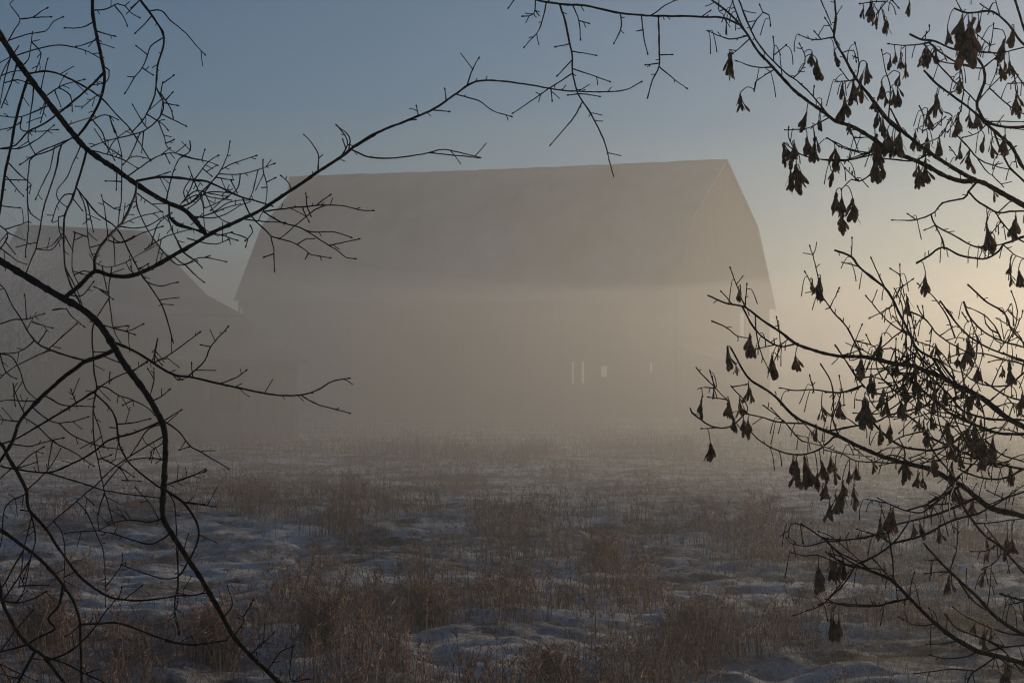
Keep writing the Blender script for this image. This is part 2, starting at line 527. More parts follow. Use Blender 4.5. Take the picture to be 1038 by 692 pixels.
# low snowy bank / ramp roof leaning on the right gable of the barn
def make_lean_to():
    u0 = BL / 2 - .15
    base = bp(u0 + 1.5, 0, 0)
    R = empty('lean_to_shed', base)
    tag(R, 'low lean-to shed with thin snow on its roof against the right gable of the barn', 'shed')
    v0, v1 = 1.0, 4.9; zA, zB, ln = 3.35, 2.65, 2.2
    a = [bp(u0 + .06, v0, zA), bp(u0 + .06, v1, zA), bp(u0 + ln, v1, zB), bp(u0 + ln, v0, zB)]
    mb = MB(); mb.hexa([p - np.array([0, 0, .1]) for p in a] + a); mb.build('roof', M['snow_roof'], R)
    mb = MB()
    holed_wall(mb, lambda s, t, z: bp(u0 + ln - .15 + t, s, z), v0 + .1, v1 - .1, -.2, zB - .08, [], .06); 
    mb.build('wall', M['planks'], R)
    mb = MB()
    def top(s): return zA - .13 - (zA - zB) * (s - u0) / ln
    holed_wall(mb, lambda s, t, z: bp(s, v1 - .12 + t, z), u0 + .1, u0 + ln - .2, -.2, top, [], .06)
    mb.build('side_wall', M['planks'], R)
make_lean_to()

# ------------------------------------------------------------------ second barn at the left, nearer
def make_left_barn():
    PH = math.radians(38)
    D = np.array([math.cos(PH), math.sin(PH)])         # along the ridge: right and away
    Nn = np.array([math.sin(PH), -math.cos(PH)])       # front: right and towards the camera
    dr = 68.0
    pr = at(147, 234, dr)                              # right end of the ridge
    O = pr[:2]; HR = pr[2]
    def P(u, v, z):
        q = O + D * u + Nn * v
        return np.array([q[0], q[1], z])
    R = empty('old_barn', P(-2.3, 2, 0))
    tag(R, 'lower barn with a flared frosty roof at the left, half hidden behind bare branches', 'barn')
    # profile of the front roof solved so its verge passes the seen points
    prof = [(0.0, HR)]
    for (px, py) in ((176, 264), (210, 299), (248, 319.5), (312, 365)):
        r = ray(px, py); o = np.array([0, 0, EYE])
        den = r[0] * D[0] + r[1] * D[1]
        t = (0 - ((o[:2] - O) @ D)) / den
        p = o + r * t
        prof.append(((p[:2] - O) @ Nn, p[2]))
    back = [(0.0, HR), (-3.2, HR - 2.4), (-5.6, HR - 3.7)]
    uL = -4.6
    def sheet(name, pf, mat):
        mb = MB()
        for i in range(len(pf) - 1):
            (va, za), (vb, zb) = pf[i], pf[i + 1]
            a = [P(uL, va, za), P(0, va, za), P(0, vb, zb), P(uL, vb, zb)]
            mb.hexa([p - np.array([0, 0, .14]) for p in a] + a)
        mb.build(name, mat, R)
    sheet('front_roof', prof[:4], M['roof'])
    sheet('back_roof', [(-0.01, HR - .004)] + back[1:], M['roof'])
    mb = MB()
    (va, za), (vb, zb) = prof[3], prof[4]
    a = [P(uL, va - .05, za - .05), P(0.0, va - .05, za - .05), P(0.0, vb, zb), P(uL, vb, zb)]
    mb.hexa([p - np.array([0, 0, .14]) for p in a] + a)
    mb.build('lean_to_roof', M['snow_roof'], R)
    full = sorted(back + prof[1:])
    fv, fz = [q[0] for q in full], [q[1] for q in full]
    gz = lambda v: float(np.interp(v, fv, fz)) - .16
    for u in (-.25, uL + .25):
        mb = MB(); holed_wall(mb, lambda s, t, z: P(u + t, s, z), fv[0] + .3, fv[-1] - .25, -.2, gz, [], .1); mb.build('gable_wall', M['planks'], R)
    mb = MB(); holed_wall(mb, lambda s, t, z: P(s, fv[-1] - .3 + t, z), uL + .35, -.35, -.2, fz[-1] - .14, [(-3.2, -2.2, .9, 1.9)], .1); fw = mb.build('front_wall', M['planks'], R)
    mb = MB(); holed_wall(mb, lambda s, t, z: P(s, fv[0] + .35 + t, z), uL + .35, -.35, -.2, fz[0] - .14, [], .1); mb.build('back_wall', M['planks'], R)
make_left_barn()

# ------------------------------------------------------------------ far hedge in the fog at the right, frosted tree at the left
def twig_tree(name, base, height, spread, label, cat, twig_mat, trunk_mat, n_l=9, rad=.16, group=None, lv=3):
    R = empty(name, base); tag(R, label, cat, group)
    base = np.array(base)
    tr = MB(); cr = MB()
    top = base + np.array([random.uniform(-.3, .3), 0, height * .62])
    ts = np.linspace(0, 1, 7)
    tp = np.array([base + (top - base) * t + np.array([.12 * math.sin(4 * t), 0, 0]) * height * .05 for t in ts])
    tp[0, 2] -= .3
    tr.tube(tp, np.linspace(rad, rad * .3, 7), 8)
    def grow(p, d, ln, r, lev):
        n = 5
        pts = [p]
        for k in range(n):
            d = d + np.array([random.gauss(0, .16), random.gauss(0, .16), random.gauss(.03, .12)])
            d = d / np.linalg.norm(d)
            pts.append(pts[-1] + d * ln / n)
        (tr if lev == 0 else cr).tube(pts, np.linspace(r, r * .45, n + 1), 4 if lev else 6)
        if lev < lv:
            for k in range(5 if lev < 2 else 4):
                t = random.uniform(.3, 1.0)
                i = min(int(t * n), n - 1)
                q = pts[i] + (pts[i + 1] - pts[i]) * (t * n - i)
                e = d + np.array([random.gauss(0, .6), random.gauss(0, .6), random.gauss(.12, .45)])
                grow(q, e / np.linalg.norm(e), ln * random.uniform(.42, .68), r * .5, lev + 1)
    for k in range(n_l):
        t = random.uniform(.3, 1.0)
        q = base + (top - base) * t
        a = random.uniform(0, 2 * math.pi)
        e = np.array([math.cos(a), math.sin(a), random.uniform(.5, 1.3)]); e /= np.linalg.norm(e)
        grow(q, e, spread * random.uniform(.7, 1.1), rad * .4, 0)
    tr.build('trunk', trunk_mat, R, True)
    cr.build('crown', twig_mat, R)
    return R
g = at(6, 389, 60.0)
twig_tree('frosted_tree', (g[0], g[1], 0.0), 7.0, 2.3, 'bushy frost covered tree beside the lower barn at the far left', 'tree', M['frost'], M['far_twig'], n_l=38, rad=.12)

def make_hedge():
    mb = MB()
    for k in range(900):
        px = random.uniform(770, 1130)
        d = random.uniform(128, 142)
        h = 1.7 + 1.1 * vnoise(np.array(px * .035), np.array(3.3)) + random.uniform(-.4, .3)
        p = at(px, HORIZON, d); p[2] = 0
        lean = random.gauss(0, .25)
        pts = [p + np.array([lean * t * t, random.gauss(0, .1) * t, h * t]) for t in np.linspace(0, 1, 4)]
        mb.tube(pts, [.05, .04, .03, .012], 3)
        for j in range(6):
            t = random.uniform(.25, .95)
            q = p + np.array([lean * t * t, 0, h * t])
            e = np.array([random.gauss(0, .5), random.gauss(0, .3), random.uniform(.1, .6)])
            mb.tube([q, q + e * .5, q + e], [.03, .02, .01], 3)
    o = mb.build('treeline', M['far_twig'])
    tag(o, 'low dark line of brush in the fog right of the barn', 'brush', kind='stuff')
make_hedge()

# ------------------------------------------------------------------ dead grass
def blade_mesh(name, pos, h, w, lean, tint, parent=None, origin=None, plume=0.0):
    """pos (n,3), each stem = a tapering four-sided spear in three steps, some carry a feathery head"""
    n = len(pos)
    ang = RNG.uniform(0, np.pi, n)
    wx, wy = np.cos(ang) * w / 2, np.sin(ang) * w / 2
    V, Q, T = [], [], []
    lv = np.array([0, .5, .82, 1.0]); ww = np.array([1, .8, .6, .15])
    la = RNG.uniform(0, 2 * np.pi, n)
    lx, ly = np.cos(la) * lean, np.sin(la) * lean
    for k in range(4):
        t = lv[k]
        cx = pos[:, 0] + lx * t * t; cyy = pos[:, 1] + ly * t * t; cz = pos[:, 2] - .03 + h * t - .25 * lean * t * t
        # triangular section so that a stem has thickness from every side
        for a in (0, 2.094, 4.189):
            ca, sa = np.cos(ang + a), np.sin(ang + a)
            V.append(np.stack([cx + ca * w / 2 * ww[k], cyy + sa * w / 2 * ww[k], cz], -1))
    Vs = np.stack(V, 1)                                    # n, 12, 3
    base = (np.arange(n) * 12)[:, None]
    faces = []
    for k in range(3):
        for a in range(3):
            a2 = (a + 1) % 3
            faces.append(np.concatenate([base + k * 3 + a, base + k * 3 + a2, base + (k + 1) * 3 + a2, base + (k + 1) * 3 + a], 1))
    Qs = np.concatenate(faces, 0)
    Vall = Vs.reshape(-1, 3); tint_v = np.repeat(tint, 12)
    if plume > 0:
        idx = np.where(RNG.random(n) < plume)[0]
        m = 7
        ii = np.repeat(idx, m)
        t = RNG.uniform(.72, 1.0, len(ii))
        c = np.stack([pos[ii, 0] + lx[ii] * t * t, pos[ii, 1] + ly[ii] * t * t, pos[ii, 2] - .03 + h[ii] * t - .25 * lean[ii] * t * t], -1)
        ln = RNG.uniform(.025, .075, len(ii)); a = RNG.uniform(0, 2 * np.pi, len(ii))
        d = np.stack([np.cos(a) * ln, np.sin(a) * ln, ln * RNG.uniform(.1, 1.0, len(ii))], -1)
        s = np.stack([-np.sin(a), np.cos(a), 0 * a], -1) * (w[ii] * .8)[:, None]
        up = np.array([0, 0, 1.0]) * (w[ii] * .6)[:, None]
        pv = np.stack([c - s, c + s, c + d, c + up], 1)
        b0 = len(Vall) + (np.arange(len(ii)) * 4)[:, None]
        z = np.zeros_like(b0)
        tri = [np.concatenate([b0 + z + i, b0 + j, b0 + k], 1) for i, j, k in ((0, 1, 2), (1, 3, 2), (3, 0, 2))]
        Vall = np.concatenate([Vall, pv.reshape(-1, 3)]); tint_v = np.concatenate([tint_v, np.repeat(tint[ii] * .9, 4)])
        tri = np.concatenate(tri, 0)
    else:
        tri = np.zeros((0, 3), int)
    off = np.zeros(3) if origin is None else np.array(origin)
    me = bpy.data.meshes.new(name)
    me.vertices.add(len(Vall)); me.vertices.foreach_set('co', (Vall - off).ravel())
    loops = np.concatenate([Qs.ravel(), tri.ravel()]).astype(np.int32)
    tot = np.concatenate([np.full(len(Qs), 4), np.full(len(tri), 3)]).astype(np.int32)
    st = np.concatenate([[0], np.cumsum(tot)[:-1]]).astype(np.int32)
    me.loops.add(len(loops)); me.loops.foreach_set('vertex_index', loops)
    me.polygons.add(len(tot)); me.polygons.foreach_set('loop_start', st); me.polygons.foreach_set('loop_total', tot)
    me.update(calc_edges=True)
    at_ = me.attributes.new('tint', 'FLOAT', 'POINT'); at_.data.foreach_set('value', tint_v.astype(np.float32))
    me.materials.append(M['grass'])
    o = bpy.data.objects.new(name, me)
    if origin is not None: o.location = origin
    return link(o, parent)

def ground_hit(px, py):
    r = ray(px, py); t = EYE / -r[2]
    for _ in range(6):
        p = np.array([0, 0, EYE]) + r * t
        t = (EYE - float(ground_z(p[0], p[1]))) / -r[2]
    p = np.array([0, 0, EYE]) + r * t
    return p

def make_grass():
    # candidates spread evenly over the picture's field, thinned by clump noise
    n = 900000
    y = np.exp(RNG.uniform(math.log(7.5), math.log(88), n))
    x = RNG.uniform(-1, 1, n) * (0.31 * y + 1.5)
    big = vnoise(x * 0.42 + 12, y * 0.30 + 5)
    mid = vnoise(x * 1.3 + 55, y * 0.9 + 21)
    fine = vnoise(x * 4.0 + 5, y * 4.0 + 2)
    dens = np.clip((big - .44) * 4, 0, 1) * np.clip((mid - .42) * 3.2, 0, 1) * np.clip((fine - .25) * 2, 0, 1)
    far = np.clip((y - 7) / 35, 0, 1)
    keep = RNG.random(n) < dens * (.13 + .26 * far) + .006 + .05 * np.clip((y - 24) / 20, 0, 1)
    x, y, dens = x[keep], y[keep], dens[keep]
    z = ground_z(x, y)
    h = (.10 + .16 * np.clip((y - 22) / 25, 0, 1) + .30 * np.clip(dens, 0, 1) ** .8) * RNG.uniform(.55, 1.25, len(x))
    w = RNG.uniform(.003, .006, len(x)) * (1 + .02 * y)
    tint = np.clip(RNG.normal(.45, .22, len(x)), 0, 1)
    o = blade_mesh('dry_grass', np.stack([x, y, z], -1), h, w, h * RNG.uniform(.05, .55, len(x)), tint, plume=.35)
    tag(o, 'brown dead grass and weeds poking through the snow', 'grass', kind='stuff')
    print('grass stems', len(x))
    # short stubble everywhere
    n = 90000
    y = np.exp(RNG.uniform(math.log(7.5), math.log(60), n)); x = RNG.uniform(-1, 1, n) * (0.31 * y + 1.5)
    k = RNG.random(n) < np.clip((vnoise(x * .9 + 70, y * .7 + 33) - .35) * 2.2, 0.02, 1)
    x, y = x[k], y[k]; z = ground_z(x, y)
    h = RNG.uniform(.03, .13, len(x)); w = RNG.uniform(.003, .006, len(x)) * (1 + .02 * y)
    o = blade_mesh('grass_stubble', np.stack([x, y, z], -1), h, w, h * RNG.uniform(.2, 1.2, len(x)), np.clip(RNG.normal(.4, .25, len(x)), 0, 1))
    tag(o, 'short dead stubble sticking out of the snow crust', 'grass', kind='stuff')
make_grass()

CLUMPS = [  # base pixel, spread px, height px, stems, label
    (330, 655, 40, 78, 300, 'tall reddish weed clump in the snow right of the leaning branch tip'),
    (432, 632, 38, 62, 260, 'golden brown weed clump catching light left of the open snow patch'),
    (556, 690, 34, 46, 200, 'dark weed clump at the bottom edge below the middle of the barn'),
    (700, 655, 34, 64, 260, 'upright reddish weed clump in the snow below the right end of the barn'),
    (215, 668, 42, 88, 300, 'rusty weed clump behind the lower end of the leaning branch'),
    (612, 580, 40, 52, 240, 'brown weed clump on a low mound farther out in the snow'),
    (45, 655, 44, 80, 280, 'reddish weed clump behind the crossing twigs in the lower left corner'),
    (350, 545, 50, 56, 260, 'hazy weed clump farther out in the fog left of the open snow'),
]
for (px, py, sp, hp, n, lab) in CLUMPS:
    c = ground_hit(px, py)
    d = c[1]
    r = sp * d / F
    a = RNG.uniform(0, 2 * np.pi, n); q = np.abs(RNG.normal(0, .55, n))
    x = c[0] + np.cos(a) * q * r; y = c[1] + np.sin(a) * q * r * 1.2
    z = ground_z(x, y)
    h = .82 * hp * d / F * RNG.uniform(.35, 1.1, n) * (1 - .25 * q)
    w = RNG.uniform(.004, .008, n)
    o = blade_mesh('weed_clump', np.stack([x, y, z], -1), h, w, h * RNG.uniform(.04, .4, n), np.clip(RNG.normal(.5, .2, n), 0, 1), origin=c, plume=.55)
    tag(o, lab, 'weeds', 'clumps of dead weeds in the snow')

#@@TREES@@
# ------------------------------------------------------------------ foreground trees
# Branches are curves in space: measured outlines set where a branch runs, and each one drifts
# towards or away from the camera as it grows, starting from the depth of the branch it leaves.
TILES = {'L1': (0, 0, 5.19), 'L2': (0, 120, 5.19), 'L3': (180, 120, 5.19), 'L4': (0, 240, 5.19), 'L5': (180, 240, 5.19),
         'L6': (0, 360, 5.19), 'L7': (0, 480, 5.19), 'L8': (0, 559, 5.19), 'S': (0, 230, 2.883), 'U': (0, 452, 2.883),
         'T': (340, 0, 2.883), 'R1': (838, 0, 5.19), 'R2': (700, 0, 5.19), 'R3': (838, 120, 5.19), 'R4': (838, 240, 5.19),
         'R5': (690, 250, 5.19), 'R6': (838, 360, 5.19), 'R7': (690, 370, 5.19), 'R8': (838, 480, 5.19), 'R9': (838, 559, 5.19),
         'P': (0, 0, 1.0), 'Q': (678, 0, 2.883), 'V': (678, 452, 2.883)}

def parse(txt):
    out = []
    for line in txt.strip().splitlines():
        line = line.strip()
        if not line:
            continue
        head, body = line.split(':')
        h = head.split()
        wa, wb = (float(h[1]), float(h[2])) if len(h) > 2 else (1.5, 1.0)
        dep = float(h[3]) if len(h) > 3 else None
        pts, tile = [], h[0]
        for tok in body.split():
            if tok in TILES:
                tile = tok
                continue
            x, y = map(float, tok.split(','))
            ox, oy, s = TILES[tile]
            pts.append((ox + x / s, oy + y / s))
        out.append((wa, wb, dep, np.array(pts)))
    return out

def catmull(p, step):
    p = np.asarray(p, float)
    q = np.concatenate([[2 * p[0] - p[1]], p, [2 * p[-1] - p[-2]]])
    res = []
    for i in range(1, len(q) - 2):
        n = max(1, int(np.linalg.norm(q[i + 1] - q[i]) / step))
        for t in np.arange(n) / n:
            a, b, c, d = q[i - 1], q[i], q[i + 1], q[i + 2]
            res.append(.5 * (2 * b + (c - a) * t + (2 * a - 5 * b + 4 * c - d) * t * t + (3 * b - a - 3 * c + d) * t ** 3))
    res.append(p[-1])
    return np.array(res)

class Tree:
    def __init__(s, root, dep):
        s.root, s.dep = root, dep
        s.P = np.zeros((0, 4))                 # x px, y px, depth, half width px
        s.paths = []
    def near(s, q):
        if not len(s.P):
            return 1e9, 0
        d = np.hypot(s.P[:, 0] - q[0], s.P[:, 1] - q[1])
        i = int(d.argmin())
        return d[i] - s.P[i, 3], i
    def trace(s, wa, wb, dep, pts, step=4.0):
        pts = pts.copy()
        da, ia = s.near(pts[0]); db, ib = s.near(pts[-1])
        if dep is None and db < 5 and da > 8:
            pts = pts[::-1]; da, ia, db, ib = db, ib, da, ia
        d0 = dep if dep is not None else (s.P[ia, 2] if da < 12 else s.dep + random.uniform(-.25, .25))
        if dep is None and da < 7:
            pts[0] = s.P[ia, :2]
        c = catmull(pts, step)
        L = np.concatenate([[0], np.cumsum(np.hypot(*np.diff(c, axis=0).T))])
        span = L[-1] * d0 / F
        if dep is None and db < 4 and da < 12 and L[-1] > 12:
            d1 = s.P[ib, 2]
        else:
            d1 = d0 + random.uniform(-.55, .55) * span
        t = L / max(L[-1], 1e-6)
        dd = d0 + (d1 - d0) * t + .10 * span * np.sin(np.pi * t) * random.uniform(-1, 1)
        amp = (0.22 if wa < 3.5 else 0.42) if L[-1] > 10 else 0
        jit = np.cumsum(RNG.normal(0, amp, c.shape), 0); jit -= jit[0] + (jit[-1] - jit[0]) * t[:, None]
        c = c + jit * np.clip(1.6 / max(wa, 1), .25, 1)
        w = wa + (wb - wa) * t
        s.P = np.concatenate([s.P, np.stack([c[:, 0], c[:, 1], dd, w / 2], -1)])
        s.paths.append((c, dd, w))
        return c, dd, w
    def pts3(s, c, dd):
        return np.array([at(x, y, d) for (x, y), d in zip(c, dd)])

def add_branch(mb, tree, tr, sides=5):
    c, dd, w = tr
    p = tree.pts3(c, dd)
    r = w / 2 * dd / F
    r = r * (1 + RNG.normal(0, .07, len(r)) + (.22 * (RNG.random(len(r)) < .06) if len(r) > 6 else 0))
    mb.tube(p, np.maximum(r, .0006), sides)

def buds_and_spurs(mb, tree, paths, every=26.0, lo=2.5, hi=8.0):
    """short side spurs and end buds along thin branches"""
    for c, dd, w in paths:
        if len(c) < 3:
            continue
        L = np.hypot(*np.diff(c, axis=0).T).sum()
        for _ in range(RNG.poisson(L / every)):
            i = random.randrange(1, len(c) - 1)
            t = c[i + 1] - c[i - 1]; t = t / (np.linalg.norm(t) + 1e-9)
            sgn = random.choice((-1, 1)); a = random.uniform(.6, 1.3) * sgn
            e = np.array([t[0] * math.cos(a) - t[1] * math.sin(a), t[0] * math.sin(a) + t[1] * math.cos(a)])
            l = random.uniform(lo, hi) if random.random() < .75 else random.uniform(hi, hi * 2.4)
            q = [c[i], c[i] + e * l * .5, c[i] + e * l + np.array([random.gauss(0, .6), random.gauss(0, .6)])]
            k = random.uniform(-.5, .5) * l / F * dd[i]
            d3 = [dd[i], dd[i] + k * .5, dd[i] + k]
            p = tree.pts3(q, d3); f = dd[i] / F
            mb.tube(p, np.array([.55, .45, .5]) * f, 4)
        # swollen bud at the tip
        f = dd[-1] / F
        p = tree.pts3([c[-2], c[-1]], dd[-2:]); v = p[1] - p[0]; v = v / (np.linalg.norm(v) + 1e-9)
        mb.tube([p[1] - v * f, p[1] + v * f, p[1] + v * 2.6 * f], np.array([.5, .95, .3]) * f, 4)

LEFT_LIMBS = '''
P 7.6 4.6 3.15: -125,-62 -60,-25 -10,20 5,42 25,72 50,105 75,137 90,152 115,170 140,188 165,203 185,212 198,224 209,238
P 8.2 4.2 2.75: -125,205 -60,238 -8,260 25,279 48,293 67,304 83,313 100,328 114,348 123,364 133,378 146,395 160,418 167,435 168.5,455 167,480 165,518 169,533 183,555 200,582 222,618 243,653 284,692 312,722
L4 4.6 1.1: 350,290 420,255 500,185 580,205 680,210 760,185 870,125 1038,35 L3 200,600 400,510 520,440 700,320 860,215 950,145 1038,95 T 60,430 110,395 200,355 280,320 350,272 390,243 430,232 520,240 620,255 700,266 770,268 850,262 893,240
L4 4.6 3.0: 595,590 540,625 460,650 400,690 L6 330,120 200,240 110,345 70,450 0,560 -90,690
P 4.2 2.6 3.2: 93,-30 94,0 95,19 99,40 103,60 105.6,77 105,92 98,110 90,124 79,138
L7 4.4 3.4 2.7: -300,420 -120,500 -20,545 0,600 20,690 L8 80,400 150,490 230,550 340,690 400,760
L7 4.2 2.4 2.9: -300,110 -150,200 0,295 120,380 200,440 280,520 340,590 L8 330,170 390,260 420,360 428,480 430,690 430,760
L6 4.6 1.5 2.75: -300,330 -120,410 0,470 30,520 80,600 130,690 L7 140,90 155,190 240,290 330,420 430,550 550,635 640,660 760,665 900,645 1038,635 1110,622
'''
